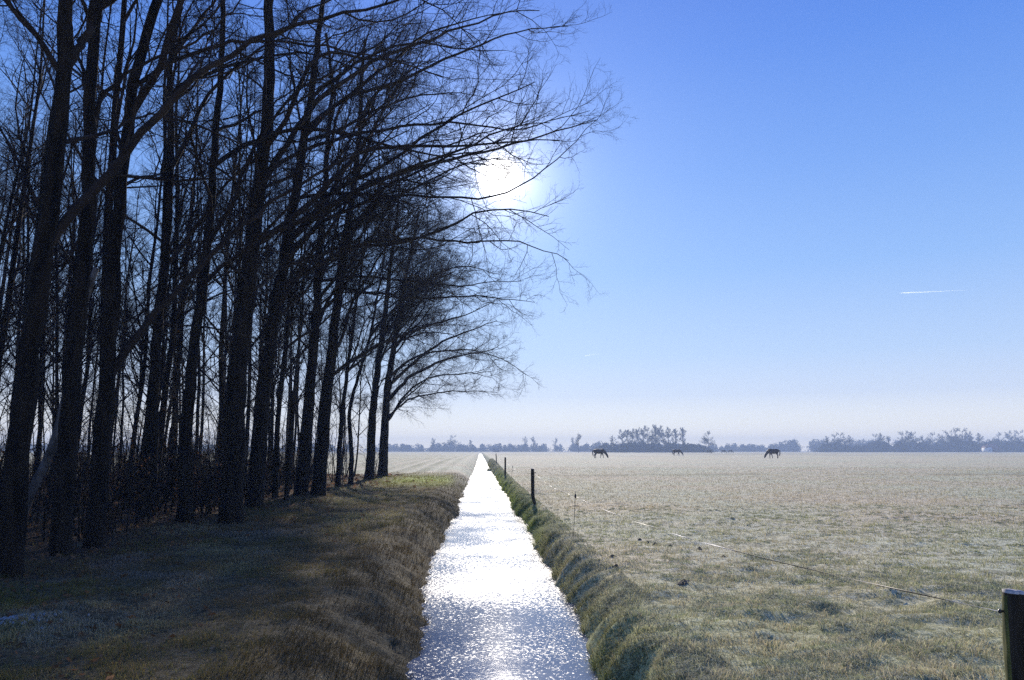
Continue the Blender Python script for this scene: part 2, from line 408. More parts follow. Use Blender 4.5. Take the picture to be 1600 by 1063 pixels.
blades('frosty_tufts', x, y, rng.uniform(.032, .065, len(x)) * sz, rng.uniform(.0035, .006, len(x)) * np.maximum(1, d / 9), lean, rng.uniform(.3, .9, len(x)), cb, ct, rng, 'frost-tipped green tussocks in the near right meadow')

# right bank
n_ = 150000
y = np.exp(rng.uniform(math.log(4), math.log(120), n_)); u = rng.uniform(.80, 1.95, n_); x = u - KX * y
k = (G(x, y) > WATER - .02) & (rng.uniform(0, 1, n_) < np.clip(.55 + 1.1 * fbm(x / .3, y / .3, 111), .06, 1)); x, y, u = x[k], y[k], u[k]
d = np.hypot(x, y); sc = np.maximum(1, d / 9) ** .8
cl = fbm(x / .3, y / .3, 111)
h = rng.uniform(.035, .10, len(x)) * (1 + .6 * cl) * (1 - .5 * sstep(1.35, 1.8, u)) * np.minimum(sc, 1.5); w = rng.uniform(.004, .007, len(x)) * sc
lean = np.stack([-np.ones(len(x)) + .5 * rng.normal(size=len(x)), .5 * rng.normal(size=len(x))], -1) * rng.uniform(.3, 1.1, len(x))[:, None]
gt = np.clip(.45 + .4 * cl + .5 * sstep(15, 22, y) * (1 - sstep(50, 70, y)) + rng.normal(0, .2, len(x)), 0, 1)
fr = np.clip((u - 1.15 + .25 * cl) / .5, 0, 1) * .85
cb = cmix((.15, .11, .055), (.09, .13, .02), gt)
ct = cmix((.48, .38, .20), (.38, .48, .08), gt)
ct = ct * (1 - fr[:, None]) + np.array([[.74, .72, .58]]) * fr[:, None]
ct = ct * rng.uniform(.6, 1.3, len(x))[:, None]
gz_ = (sstep(14, 20, y) * (1 - sstep(55, 80, y)) * (1 - fr) * .75)[:, None]; ct = ct * (1 - gz_) + gz_ * np.array([[.46, .58, .10]]) * rng.uniform(.6, 1.3, len(x))[:, None]; cb = cb * (1 + gz_)
blades('ditch_bank_grass', x, y, h, w, lean, rng.uniform(.3, .9, len(x)), cb, ct, rng, 'green and brown grass combed down the right bank of the ditch')

# left verge and bank
n_ = 420000
y = np.exp(rng.uniform(math.log(3.6), math.log(56), n_)); x = rng.uniform(-1, .08, n_) * (y * .78 + 2.5)
u = U(x, y); k = (u < -.5) & (u > -18); x, y, u = x[k], y[k], u[k]
wood = sstep(-5.6, -6.8, u + .8 * noise(x / 1.5, y / 1.5, 71))
cl = fbm(x / .35, y / .35, 121)
k = (G(x, y) > WATER - .01) & (rng.uniform(0, 1, len(x)) < (1 - .9 * wood) * np.clip(.6 + cl, .15, 1) * (1 - .45 * sstep(-2.2, -1.5, u))); x, y, u, cl = x[k], y[k], u[k], cl[k]
d = np.hypot(x, y); sc = np.maximum(1, d / 9) ** .8
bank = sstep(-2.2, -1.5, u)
h = rng.uniform(.035, .085, len(x)) * (1 + .6 * cl + .3 * bank) * np.minimum(sc, 1.4); w = rng.uniform(.004, .007, len(x)) * sc
la = rng.uniform(0, 2 * math.pi, len(x)); lean = np.stack([np.cos(la) + 1.2 * bank, np.sin(la)], -1) * rng.uniform(.4, 1.2, len(x))[:, None]
gt = np.clip(.35 + .5 * noise(x / 1.8, y / 1.8, 122) + rng.normal(0, .2, len(x)) + np.exp(-((y - 44) / 6) ** 2) * .8, 0, 1) * (1 - .5 * bank)
cb = cmix((.13, .09, .04), (.10, .11, .02), gt)
pt = np.exp(-((y - 43) / 6) ** 2)[:, None]; ct = cmix((.33, .255, .15), (.28, .29, .09), gt) * (1 - pt) + pt * np.array([[.50, .55, .14]]) * rng.uniform(.6, 1.4, len(x))[:, None]  # same sunlit strip, painted brighter into the blade tips
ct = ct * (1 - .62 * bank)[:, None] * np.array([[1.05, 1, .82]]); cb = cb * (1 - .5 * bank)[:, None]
pp = (sstep(.0, .45, noise(x / 1.3 + 5, y / 2.6, 125)) * (1 - bank) * .8)[:, None]; ct = ct * (1 - pp) + pp * (np.array([[.74, .64, .36]]) * rng.uniform(.6, 1.2, len(x))[:, None]); cb = cb * (1 + 1.2 * pp)  # pale hay patches, partly painted in as sun dapples
fz = (noise(x / .8, y / .8, 123) > .45) * sstep(-2.5, -4, u) * sstep(40, 25, y) * .35
ct = ct * (1 - fz[:, None]) + np.array([[.62, .64, .66]]) * fz[:, None]
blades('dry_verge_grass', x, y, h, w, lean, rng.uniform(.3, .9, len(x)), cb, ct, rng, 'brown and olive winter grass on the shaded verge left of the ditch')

# leaf litter
n_ = 26000
y = np.exp(rng.uniform(math.log(5), math.log(52), n_)); x = rng.uniform(-1, 0, n_) * (y * .8 + 3); u = U(x, y)
k = (u < -2.6) & (u > -24) & (rng.uniform(0, 1, n_) < .12 + .88 * sstep(-4, -7, u)); x, y = x[k], y[k]
d = np.hypot(x, y); s_ = rng.uniform(.025, .05, len(x)) * np.maximum(1, d / 14); z = G(x, y) + .01 + rng.uniform(0, .03, len(x))
a = rng.normal(size=(len(x), 3)); a[:, 2] *= .35; a /= np.linalg.norm(a, axis=1, keepdims=True)
b_ = rng.normal(size=(len(x), 3)); b_[:, 2] *= .35; b_ -= a * (a * b_).sum(1, keepdims=True); b_ /= np.linalg.norm(b_, axis=1, keepdims=True)
P0 = np.stack([x, y, z], -1)
V = np.stack([P0 - a * s_[:, None], P0 + b_ * (s_ * .5)[:, None], P0 + a * s_[:, None], P0 - b_ * (s_ * .5)[:, None]], 1).reshape(-1, 3)
V[:, 2] = np.maximum(V[:, 2], G(V[:, 0], V[:, 1]) + .003)
ct = cmix((.10, .05, .02), (.26, .15, .08), rng.uniform(0, 1, len(x)))
lo = mesh('fallen_leaves', V, np.arange(len(x))[:, None] * 4 + np.arange(4)[None], None, M_blade, None, False, {'col': np.repeat(ct, 4, 0)})
tag(lo, 'brown fallen leaves scattered on the wood floor and verge', 'fallen leaves', None, 'stuff')

# ------------------------------------------------------------------ trees
def unit(v): return v / (np.linalg.norm(v, axis=-1, keepdims=True) + 1e-9)
def grow(rng, p, d, L, r, K, wob, trop, taper=.75):
    """all branches of one order at once"""
    Nn = len(p); P = np.empty((Nn, K, 3)); P[:, 0] = p; d = unit(d)
    for k in range(1, K):
        P[:, k] = P[:, k - 1] + d * (L / (K - 1))[:, None]
        t = k / (K - 1)
        d = unit(d + rng.normal(size=(Nn, 3)) * wob + trop(t, d, P[:, k]))
    t = np.linspace(0, 1, K)[None]
    return P, r[:, None] * (1 - taper * t)
def spawn(rng, P, Rr, n, t0, a0, a1, Lf, Lmin, rf, flat=.6, t1=1.0, up=0.0):
    Nn, K, _ = P.shape
    par = np.repeat(np.arange(Nn), n)
    t = np.tile((np.arange(n) + .5) / n, Nn) + rng.uniform(-.5, .5, Nn * n) / n
    t = t0 + (t1 - t0) * np.clip(t, 0, 1)
    f = t * (K - 1); i0 = np.minimum(f.astype(int), K - 2); fr = f - i0
    p = P[par, i0] * (1 - fr)[:, None] + P[par, i0 + 1] * fr[:, None]
    tg = unit(P[par, i0 + 1] - P[par, i0])
    rr = Rr[par, i0] * (1 - fr) + Rr[par, i0 + 1] * fr
    q = rng.normal(size=(len(par), 3)); q[:, 2] = q[:, 2] * flat + up; q = unit(q - tg * (q * tg).sum(1, keepdims=True))
    a = np.radians(rng.uniform(a0, a1, len(par)))[:, None]
    d = tg * np.cos(a) + q * np.sin(a)
    PL = np.linalg.norm(P[:, -1] - P[:, 0], axis=1)[par]
    L = np.maximum(PL * Lf * (1.05 - .6 * t) * rng.uniform(.6, 1.25, len(par)), Lmin)
    return p, d, L, np.maximum(np.minimum(rr * .8, rf * (.5 + L / L.mean() * .5)), .002)
def twiggy(rng, P1, R1, n2=12, n3=9, n4=6, rm=1.0, len4=.35, wood=None):
    tr = lambda t, d, p: np.array([0, 0, .05])
    p, d, L, r = spawn(rng, P1, R1, n2, .14, 28, 68, .42, .5, .018 * rm)
    P2, R2 = grow(rng, p, d, L, r, 8, .17, tr)
    g = [(P2, R2, 5)]
    p, d, L, r = spawn(rng, P2, R2, n3, .12, 28, 70, .50, .3, .0075 * rm)
    P3, R3 = grow(rng, p, d, L, r, 6, .17, tr)
    g.append((P3, R3, 3))
    if n4:
        p, d, L, r = spawn(rng, P3, R3, n4, .2, 25, 60, .5, .16, .0042 * rm)
        P4, R4 = grow(rng, p, d, L, r, 4, .2, tr, .4)
        g.append((P4, R4, 3))
    return g
def leaves_part(name, rng, tips, root, num, size=.05):
    idx = rng.choice(len(tips), num); c = tips[idx] + rng.normal(size=(num, 3)) * .05
    a = unit(rng.normal(size=(num, 3))); b_ = unit(np.cross(a, rng.normal(size=(num, 3)))); s_ = rng.uniform(.5, 1, num)[:, None] * size
    V = np.stack([c - a * s_, c + b_ * s_ * .5, c + a * s_, c - b_ * s_ * .5], 1).reshape(-1, 3)
    ct = cmix((.07, .035, .015), (.18, .095, .04), rng.uniform(0, 1, num))
    mesh(name, V, np.arange(num)[:, None] * 4 + np.arange(4)[None], None, M_blade, root, False, {'col': np.repeat(ct, 4, 0)})

def path(pts, K):
    pts = np.asarray(pts, float)
    s = np.concatenate([[0], np.cumsum(np.linalg.norm(np.diff(pts, axis=0), axis=1))])
    t = np.linspace(0, s[-1], K)
    Q = np.stack([np.interp(t, s, pts[:, j]) for j in range(3)], -1)
    for _ in range(2): Q[1:-1] = Q[1:-1] * .5 + (Q[:-2] + Q[2:]) * .25
    return Q

def edge_tree(seed, pix, wpx, H, limbs, label, nl=20, z0=3.2, reach=8.5, bias=1.0, group='bare trees in the front row along the verge', leaves=200, mat=None, dense=1.0):
    """pix: trunk centre line in the photo, base first; limbs: list of (pixel line, start width px, dY)"""
    rng = np.random.default_rng(seed)
    base = hit(pix[0][0], pix[0][1], .05); Y = base[1]
    mpp = Y / (F * .99)
    pts = [at(px, py, Y + .012 * k_ * Y * 0) for k_, (px, py) in enumerate(pix)]
    top = pts[-1]; dirn = unit(pts[-1] - pts[-2]); dirn = unit(dirn * .35 + np.array([0, 0, 1.]))
    q = top
    while q[2] < H:
        q = q + dirn * 1.6 + rng.normal(size=3) * np.array([.16, .16, 0]); pts.append(q.copy())
    gz = float(G(base[0], base[1], False)); pts[0] = np.array([base[0], base[1], gz - .25])
    T = path(pts, 44)
    T[2:-1, :2] += rng.normal(size=(41, 2)) * .018
    org = np.array([base[0], base[1], gz])
    hh = (T[:, 2] - gz) / (H - gz)
    r0 = wpx * .385 * mpp
    Rt = r0 * (1 - .80 * np.clip(hh, 0, 1) ** .85) * (1 + .28 * np.exp(-np.clip(T[:, 2] - gz, 0, 9) / .22))
    root = empty('bare_tree', org); tag(root, label, 'tree', group)
    v, qd = tubes([((T - org)[None], Rt[None], 18, .07)])
    mesh('trunk', v, qd, None, mat or M_bark, root, True)
    G1 = []
    # named limbs traced from the photo
    PL, RL = [], []
    for (lp, lw, dY) in limbs:
        m_ = len(lp)
        lpts = [at(px, py, Y + dY * (k_ / (m_ - 1)) ** 1.3) for k_, (px, py) in enumerate(lp)]
        dd = unit(lpts[-1] - lpts[-2])
        e = lpts[-1]
        for _ in range(3):
            dd = unit(dd + rng.normal(size=3) * .12); e = e + dd * .4; lpts.append(e)
        Q = path(lpts, 22) - org; PL.append(Q); RL.append(lw * .42 * mpp * (1 - .85 * np.linspace(0, 1, 22)))
    groups = []
    if PL:
        PL = np.array(PL); RL = np.array(RL)
        PL[:, 3:] += rng.normal(size=PL[:, 3:].shape) * .025
        groups.append((PL, RL, 10, .05)); G1.append((PL, RL, 1))
    # procedural limbs, leaning out over the ditch
    tt = np.sort(rng.uniform(0, 1, nl)); zt = gz + z0 + (H - 1 - z0 - gz) * tt
    p = np.stack([np.interp(zt, T[:, 2], T[:, j]) for j in range(3)], -1) - org
    az = np.where(rng.uniform(size=nl) < .62 * bias, rng.normal(0, .95, nl), rng.uniform(-math.pi, math.pi, nl)) + .0
    el = np.radians(rng.uniform(22, 58, nl) + 14 * tt)
    d = np.stack([np.cos(az) * np.cos(el), np.sin(az) * np.cos(el), np.sin(el)], -1)
    out = np.clip(np.cos(az), 0, 1)
    L = (3.0 + (reach - 3.4) * out * bias) * (1.12 - .62 * tt ** 1.5) * rng.uniform(.75, 1.2, nl)
    r = np.minimum(.012 + .0075 * L, np.interp(zt, T[:, 2], Rt) * .75)
    arch = lambda t, d_, p_: np.array([.02 * bias, 0, .055]) if t < .3 else np.array([.05 * bias, 0, -.035])
    P1, R1 = grow(rng, p, d, L, r, 16, .15, arch, .85)
    groups.append((P1, R1, 7)); G1.append((P1, R1, 0))
    for (a, b_, kind) in G1:
        groups += twiggy(rng, a, b_, int((15 if kind else 13) * dense), int(10 * dense), 8, .8)
    v, qd = tubes(groups)
    mesh('crown', v, qd, None, M_twig, root, True)
    if leaves: leaves_part('dead_leaves', rng, groups[-2][0][:, -1], root, leaves, .035)
    return root

edge_tree(1, [(14, 905), (30, 720), (40, 600), (50, 500), (75, 380), (90, 240), (99, 130), (101, 60), (100, 0)], 46, 18,
          [([(64, 400), (75, 372), (110, 335), (150, 292), (181, 263), (230, 205), (300, 122), (348, 90), (414, 52), (500, 28), (600, 5)], 21, 1.5),
           ([(100, 110), (120, 85), (138, 50), (150, 0)], 18, .4),
           ([(96, 118), (80, 90), (50, 48), (10, 0), (-60, -60)], 12, -.5)],
          'thick dark forked tree nearest the left edge with a long limb rising to the right', nl=10, z0=5, reach=7, dense=.85)
edge_tree(2, [(95, 872), (104, 700), (120, 500), (138, 350), (141, 300), (138, 220), (146, 47), (150, 0)], 38, 18,
          [([(138, 255), (150, 170), (185, 118), (260, 85), (320, 60), (370, 10)], 10, 1.0)],
          'straight dark trunk right beside the forked tree at the left edge', nl=10, z0=5.5, reach=7, dense=.85)
edge_tree(3, [(148, 860), (158, 680), (174, 500), (188, 300), (207, 118), (232, 50), (249, 0)], 36, 18,
          [([(166, 600), (200, 535), (240, 495), (285, 440), (330, 400), (380, 350), (430, 312), (490, 272), (560, 240)], 16, 2.0),
           ([(205, 140), (260, 100), (330, 70), (420, 60), (520, 75), (600, 90)], 10, 2.0)],
          'dark trunk whose low limb slants across the trees to its right', nl=10, z0=5, reach=8, dense=.85)
edge_tree(4, [(232, 812), (238, 640), (245, 540), (263, 340), (268, 200), (262, 100), (285, 0)], 27, 17, [], 'slim dark front-row trunk, first to the right of the trunk with the slanting low limb', nl=11, z0=5, reach=6.5, dense=.85)
edge_tree(5, [(288, 818), (291, 700), (300, 560), (322, 420), (335, 250), (345, 100), (350, 20)], 27, 17, [], 'slim dark trunk close left of the thickest trunk of the row', nl=11, z0=4.5, reach=6.5, dense=.85)
edge_tree(6, [(362, 818), (367, 650), (382, 480), (400, 330), (423, 141), (418, 0)], 45, 19,
          [([(425, 262), (470, 235), (540, 212), (640, 196), (720, 190), (800, 205), (860, 190)], 8, 2.0),
           ([(405, 300), (440, 230), (500, 150), (580, 95), (680, 60), (780, 20)], 13, 2.5)],
          'thickest tall trunk in the middle of the front row, dark and nearly straight', nl=16, z0=4.0, reach=8, dense=.9)
edge_tree(7, [(397, 795), (408, 650), (425, 520), (445, 400), (470, 250), (490, 120), (505, 0)], 34, 18,
          [([(450, 380), (500, 330), (570, 290), (650, 262), (740, 240), (820, 222), (885, 200)], 11, 2),
           ([(440, 420), (500, 395), (580, 378), (660, 372), (740, 380), (790, 371), (835, 384)], 8, 1.5),
           ([(460, 310), (520, 300), (600, 305), (690, 308), (780, 312), (850, 270), (895, 225)], 7, 1.2),
           ([(480, 200), (540, 150), (620, 130), (720, 80), (770, 62), (835, 45)], 9, 1)],
          'dark trunk leaning right beside the thickest trunk', nl=17, z0=3.8, reach=8.5, dense=.9)
edge_tree(8, [(470, 778), (481, 640), (492, 520), (500, 380), (510, 250), (520, 120)], 27, 17, [([(498, 440), (560, 430), (640, 440), (715, 448), (775, 440)], 6, 2)], 'left one of two close dark trunks standing past the gap in the row', nl=16, z0=3.6, reach=8.3)
edge_tree(9, [(497, 776), (508, 640), (522, 520), (535, 400), (552, 300), (565, 180)], 28, 17,
          [([(530, 450), (600, 462), (680, 466), (745, 462), (795, 468)], 6, 2), ([(515, 590), (560, 555), (610, 530), (680, 505), (735, 490)], 8, 3)],
          'right one of two close dark trunks standing past the gap in the row', nl=20, z0=3.4, reach=8.3, dense=1.05)
edge_tree(10, [(577, 751), (583, 640), (592, 560), (603, 480), (612, 400), (625, 300)], 19, 17, [], 'slim trunk close left of the very last tree of the row', nl=22, z0=3.2, reach=8.3, dense=1.15)
edge_tree(11, [(598, 746), (600, 680), (606, 600), (622, 500), (640, 400), (655, 330)], 20, 16,
          [([(603, 630), (640, 588), (695, 562), (730, 553), (755, 550)], 8, 1.5), ([(610, 600), (660, 555), (705, 526), (750, 512)], 7, -1.5),
           ([(602, 655), (640, 622), (700, 612), (750, 612)], 4, 1)],
          'last tree of the row, its low crown spreading far over the ditch', nl=26, z0=3.0, reach=8.4, leaves=900, dense=1.45)
edge_tree(12, [(528, 762), (533, 660), (545, 560), (560, 450), (572, 360)], 11, 14, [], 'thin straight stem between the close pair of trunks and the last two trees', nl=16, z0=4, reach=6)
edge_tree(13, [(548, 758), (550, 700), (543, 650), (556, 600), (575, 540), (590, 460)], 10, 13, [], 'thin crooked stem bending left then right before the last two trees', nl=14, z0=4, reach=6)
edge_tree(14, [(430, 782), (434, 650), (446, 540), (455, 430), (462, 330)], 12, 14, [], 'thin stem just right of the leaning trunk', nl=12, z0=4.5, reach=5)

# pale slanting stem and the snag
def pole_thing(name, pix, wpx, label, mat, Y=None, taper=.4, cat='tree'):
    base = hit(pix[0][0], pix[0][1], .05); Y = Y or base[1]
    pts = [at(px, py, Y) for px, py in pix]; gz = float(G(pts[0][0], Y, False))
    pts[0] = np.array([pts[0][0], Y, gz - .1]); T = path(pts, 16); org = np.array([pts[0][0], Y, gz])
    r = wpx * .5 * Y / F * (1 - taper * np.linspace(0, 1, 16))
    root = empty(name, org); tag(root, label, cat)
    # closed jagged top
    T2 = np.concatenate([T, T[-1:] + [[.01, 0, .03]]]); r2 = np.concatenate([r, [.004]])
    v, q = tubes([((T2 - org)[None], r2[None], 10, .10)])
    mesh('trunk', v, q, None, mat, root, True)
    rng = np.random.default_rng(len(label))
    p, d, L, rr = spawn(rng, (T - org)[None], r[None], 7, .35, 30, 60, .25, .3, .012)
    P1, R1 = grow(rng, p, d, L, rr, 6, .15, lambda t, d_, p_: np.array([0, 0, .05]))
    p, d, L, rr = spawn(rng, P1, R1, 5, .2, 25, 60, .5, .15, .005)
    P2, R2 = grow(rng, p, d, L, rr, 4, .15, lambda t, d_, p_: np.array([0, 0, .05]))
    v, q = tubes([(P1, R1, 5), (P2, R2, 3)]); mesh('crown', v, q, None, M_twig, root, True)
    return root
pole_thing('leaning_stem', [(28, 830), (45, 770), (75, 722), (96, 660), (108, 590), (122, 500), (150, 420)], 15, 'pale crooked stem slanting up between the two leftmost trunks', M_pale)
pole_thing('tree_snag', [(447, 786), (452, 700), (457, 660), (456, 612)], 8, 'short broken-off dead stem left of the close pair of trunks', M_bark, taper=.2)

# interior trees of the wood
def inner_proto(seed, H, r0, mat, z0, spread):
    rng = np.random.default_rng(seed)
    pts = [np.array([0, 0, -.25])]; q = np.zeros(3); ln = rng.normal(size=2) * .05
    while q[2] < H: q = q + np.array([ln[0] + rng.normal() * .07, ln[1] + rng.normal() * .07, 1.]) ; pts.append(q.copy())
    T = path(pts, 30); hh = np.clip(T[:, 2] / H, 0, 1)
    Rt = r0 * (1 - .85 * hh) * (1 + .5 * np.exp(-np.clip(T[:, 2], 0, 9) / .25))
    root = empty('woodland_tree'); v, qd = tubes([(T[None], Rt[None], 12, .06)]); mesh('trunk', v, qd, None, mat, root, True)
    nl = 16; tt = np.sort(rng.uniform(0, 1, nl)); zt = z0 + (H - 1 - z0) * tt
    p = np.stack([np.interp(zt, T[:, 2], T[:, j]) for j in range(3)], -1)
    az = rng.uniform(-math.pi, math.pi, nl); el = np.radians(rng.uniform(35, 70, nl))
    d = np.stack([np.cos(az) * np.cos(el), np.sin(az) * np.cos(el), np.sin(el)], -1)
    L = spread * (1.1 - .6 * tt) * rng.uniform(.7, 1.3, nl); r = np.minimum(.01 + .008 * L, np.interp(zt, T[:, 2], Rt) * .7)
    P1, R1 = grow(rng, p, d, L, r, 10, .10, lambda t, d_, p_: np.array([0, 0, .04]), .85)
    g = [(P1, R1, 5)] + twiggy(rng, P1, R1, 8, 7, 3, .75)
    v, qd = tubes(g); mesh('crown', v, qd, None, M_twig, root, True)
    return root
protos = [inner_proto(31, 17, .115, M_bark, 4.5, 3.6), inner_proto(32, 16, .085, M_bark2, 3.2, 3.4), inner_proto(33, 18, .13, M_bark, 6, 4.0),
          inner_proto(34, 14, .06, M_bark2, 2.2, 2.8), inner_proto(35, 15, .07, M_bark, 3.0, 3.2)]
rng = np.random.default_rng(77)
pos = []
tries = 0
while len(pos) < 165 and tries < 20000:
    tries += 1
    y_ = rng.uniform(9.5, 50); u_ = -rng.uniform(7.3, 27)
    if u_ < -17 and y_ > 46 or y_ < 16 and u_ > -.74 * y_ - 1.0: continue
    if all((u_ - a) ** 2 + (y_ - b_) ** 2 > 1.45 ** 2 for a, b_ in pos): pos.append((u_, y_))
used = set()
lab = {0: 'bare slender tree in the dark interior of the wood, behind the front row',
       1: 'bare slender tree deep at the back of the wood, behind the front row'}
for k, (u_, y_) in enumerate(pos):
    j = int(rng.choice(5, p=[.12, .22, .10, .30, .26])); x_ = u_ - KX * y_; z_ = float(G(x_, y_, False))
    deep = int(u_ < -15)
    sc = float(rng.uniform(.85, 1.15)); rz = float(rng.uniform(0, 6.28))
    if j in used: o = dup(protos[j], (x_, y_, z_), rz, sc)
    else:
        used.add(j); o = protos[j]; o.location = (x_, y_, z_); o.rotation_euler = (0, 0, rz); o.scale = (sc, sc, sc)
    tag(o, lab[deep], 'tree', 'bare trees deep at the back of the wood' if deep else 'bare trees inside the wood behind the front row')
# saplings / undergrowth
def sap_proto(seed, H, n, name, leafy=0):
    rng = np.random.default_rng(seed)
    az = rng.uniform(0, 6.28, n); el = np.radians(rng.uniform(60, 88, n))
    p = np.stack([rng.normal(size=n) * .12, rng.normal(size=n) * .12, np.full(n, -.05)], -1)
    d = np.stack([np.cos(az) * np.cos(el), np.sin(az) * np.cos(el), np.sin(el)], -1)
    P0, R0 = grow(rng, p, d, H * rng.uniform(.6, 1.1, n), np.full(n, .020), 9, .08, lambda t, d_, p_: np.array([0, 0, .03]), .8)
    root = empty(name); v, q = tubes([(P0, R0, 5)]); mesh('stem', v, q, None, M_bark2, root, True)
    p, d, L, r = spawn(rng, P0, R0, 12, .12, 30, 65, .32, .3, .007)
    P1, R1 = grow(rng, p, d, L, r, 6, .16, lambda t, d_, p_: np.array([0, 0, .03]))
    p, d, L, r = spawn(rng, P1, R1, 7, .2, 25, 60, .5, .15, .0035)
    P2, R2 = grow(rng, p, d, L, r, 4, .2, lambda t, d_, p_: np.array([0, 0, 0.]))
    v, q = tubes([(P1, R1, 3), (P2, R2, 3)]); mesh('twigs', v, q, None, M_twig, root, True)
    if leafy: leaves_part('dead_leaves', rng, P2[:, -1], root, leafy, .045)
    return root
sp_ = [sap_proto(51, 3.0, 3, 'sapling', 25), sap_proto(52, 1.7, 6, 'undergrowth_shrub', 60), sap_proto(53, 4.5, 2, 'sapling', 30), sap_proto(54, 1.2, 8, 'undergrowth_shrub', 50)]
used = set()
for k in range(290):
    y_ = rng.uniform(10, 50); u_ = -6.3 - rng.uniform(0, 1) ** 1.1 * 19
    if u_ > -7.2 and rng.uniform() < .4: u_ -= 1.5
    j = int(rng.integers(0, 4)); x_ = u_ - KX * y_; z_ = float(G(x_, y_, False)); sc = float(rng.uniform(.8, 1.3)); rz = float(rng.uniform(0, 6.28))
    if j in used: o = dup(sp_[j], (x_, y_, z_), rz, sc)
    else: used.add(j); o = sp_[j]; o.location = (x_, y_, z_); o.rotation_euler = (0, 0, rz); o.scale = (sc,) * 3
    if j % 2 == 0: tag(o, 'thin leafless sapling among the dark trunks of the wood', 'sapling', 'saplings under the trees of the wood')
    else: tag(o, 'low tangled shrub on the dark floor of the wood', 'shrub', 'low shrubs under the trees of the wood')

# ------------------------------------------------------------------ far trees
def far_proto(seed, H, cz, cw, name='bare_tree', steep=45, n1=14):
    rng = np.random.default_rng(seed)
    T = path([np.array([0, 0, -.3]), np.array([.1, 0, H * .35]), np.array([-.1, .1, H * .7]), np.array([0, 0, H])], 10)
    Rt = (.016 * H + .06) * (1 - .8 * np.linspace(0, 1, 10))
    root = empty(name); v, q = tubes([(T[None], Rt[None], 6)]); mesh('trunk', v, q, None, M_far, root, True)
    tt = np.sort(rng.uniform(0, 1, n1)); zt = cz + (H - cz - .5) * tt
    p = np.stack([np.interp(zt, T[:, 2], T[:, j]) for j in range(3)], -1)
    az = rng.uniform(0, 6.28, n1); el = np.radians(rng.uniform(steep - 20, steep + 20, n1))
    d = np.stack([np.cos(az) * np.cos(el), np.sin(az) * np.cos(el), np.sin(el)], -1)
    L = cw * (1.15 - .7 * np.abs(tt - .25) ) * rng.uniform(.8, 1.2, n1)
    P1, R1 = grow(rng, p, d, L, np.full(n1, .10), 6, .12, lambda t, d_, p_: np.array([0, 0, .02]))
    p, d, L, r = spawn(rng, P1, R1, 9, .2, 25, 60, .5, .8, .05); r = np.full(len(p), .08)
    P2, R2 = grow(rng, p, d, L, r, 4, .15, lambda t, d_, p_: np.array([0, 0, .02]), .4)
    p, d, L, r = spawn(rng, P2, R2, 6, .2, 25, 60, .6, .5, .03); r = np.full(len(p), .055)
    P3, R3 = grow(rng, p, d, L, r, 3, .15, lambda t, d_, p_: np.array([0, 0, .02]), .3)
    v, q = tubes([(P1, R1, 4), (P2, R2, 3), (P3, R3, 3)]); mesh('crown', v, q, None, M_far, root, True)
    return root
fp = [far_proto(61, 15, 3.5, 5.0, n1=20), far_proto(62, 15, 3.5, 3.8, steep=58, n1=18), far_proto(63, 15, 2.8, 6.4, steep=42, n1=22), far_proto(64, 15, 5, 4.2, n1=16)]
fused = set()
def far_tree(px, top, Y, j, label, group=None):
    b0 = at(px, 700, Y); z_ = float(G(b0[0], Y, False)); sc = (at(px, top + (2.5 if px > 1280 else 0), Y)[2] - z_) / 15.0
    rz = (px * 7.3) % 6.28
    if j in fused: o = dup(fp[j], (b0[0], Y, z_), rz, sc)
    else: fused.add(j); o = fp[j]; o.location = (b0[0], Y, z_); o.rotation_euler = (0, 0, rz); o.scale = (sc,) * 3
    tag(o, label, 'tree', group); return o
far_tree(904, 681, 480, 3, 'lone bare tree on a thin trunk left of the copse beyond the horses')
far_tree(1107, 679, 500, 2, 'lone round-crowned bare tree just right of the copse beyond the horses')
cp = [(958, 684, 3), (972, 677, 0), (980, 674, 1), (988, 676, 0), (996, 673, 1), (1006, 672, 0), (1012, 674, 2), (1024, 667, 1), (1031, 672, 0), (1038, 675, 3), (1045, 674, 0), (1056, 673, 1), (1067, 671, 1)]
for k, (px, t, j) in enumerate(cp):
    far_tree(px, t, 520 + (k * 37) % 50, j, 'tall bare tree rising from the copse in the middle of the horizon' if k < 10 else 'slim bare tree at the right end of the copse on the horizon', 'tall bare trees of the copse' if k < 10 else 'slim trees at the right end of the copse')
rt = [(1293, 683, 0), (1306, 680, 2), (1314, 678, 2), (1328, 682, 0), (1369, 680, 2), (1377, 679, 0), (1389, 681, 1), (1411, 677, 2), (1421, 676, 0), (1429, 677, 2), (1443, 681, 3), (1458, 678, 2), (1470, 680, 0), (1484, 675, 2), (1494, 672, 2), (1505, 672, 2), (1516, 677, 0), (1531, 679, 0), (1562, 678, 2), (1578, 676, 0), (1594, 675, 2), (1622, 674, 2), (1650, 673, 0)]
for k, (px, t, j) in enumerate(rt):
    far_tree(px, t, 600 + (k * 53) % 60, j, 'bare round-headed tree along the wood edge on the right-hand horizon', 'bare trees along the right-hand horizon')
for k, (px, t, j) in enumerate([(708, 684, 2), (820, 685, 3), (833, 685, 3), (868, 687, 3), (896, 686, 3), (677, 688, 0), (735, 689, 1)]):
    far_tree(px, t, 800, j, ['broad bare tree standing above the treeline left of the ditch end', 'left of two wispy trees above the treeline right of the ditch end', 'right of two wispy trees above the treeline right of the ditch end',
                            'small wispy tree above the treeline left of the lone thin-trunked tree', 'short wispy tree touching the lone thin-trunked tree', 'small pointed tree above the treeline nearest the wood', 'small upright tree just left of the ditch end'][k])

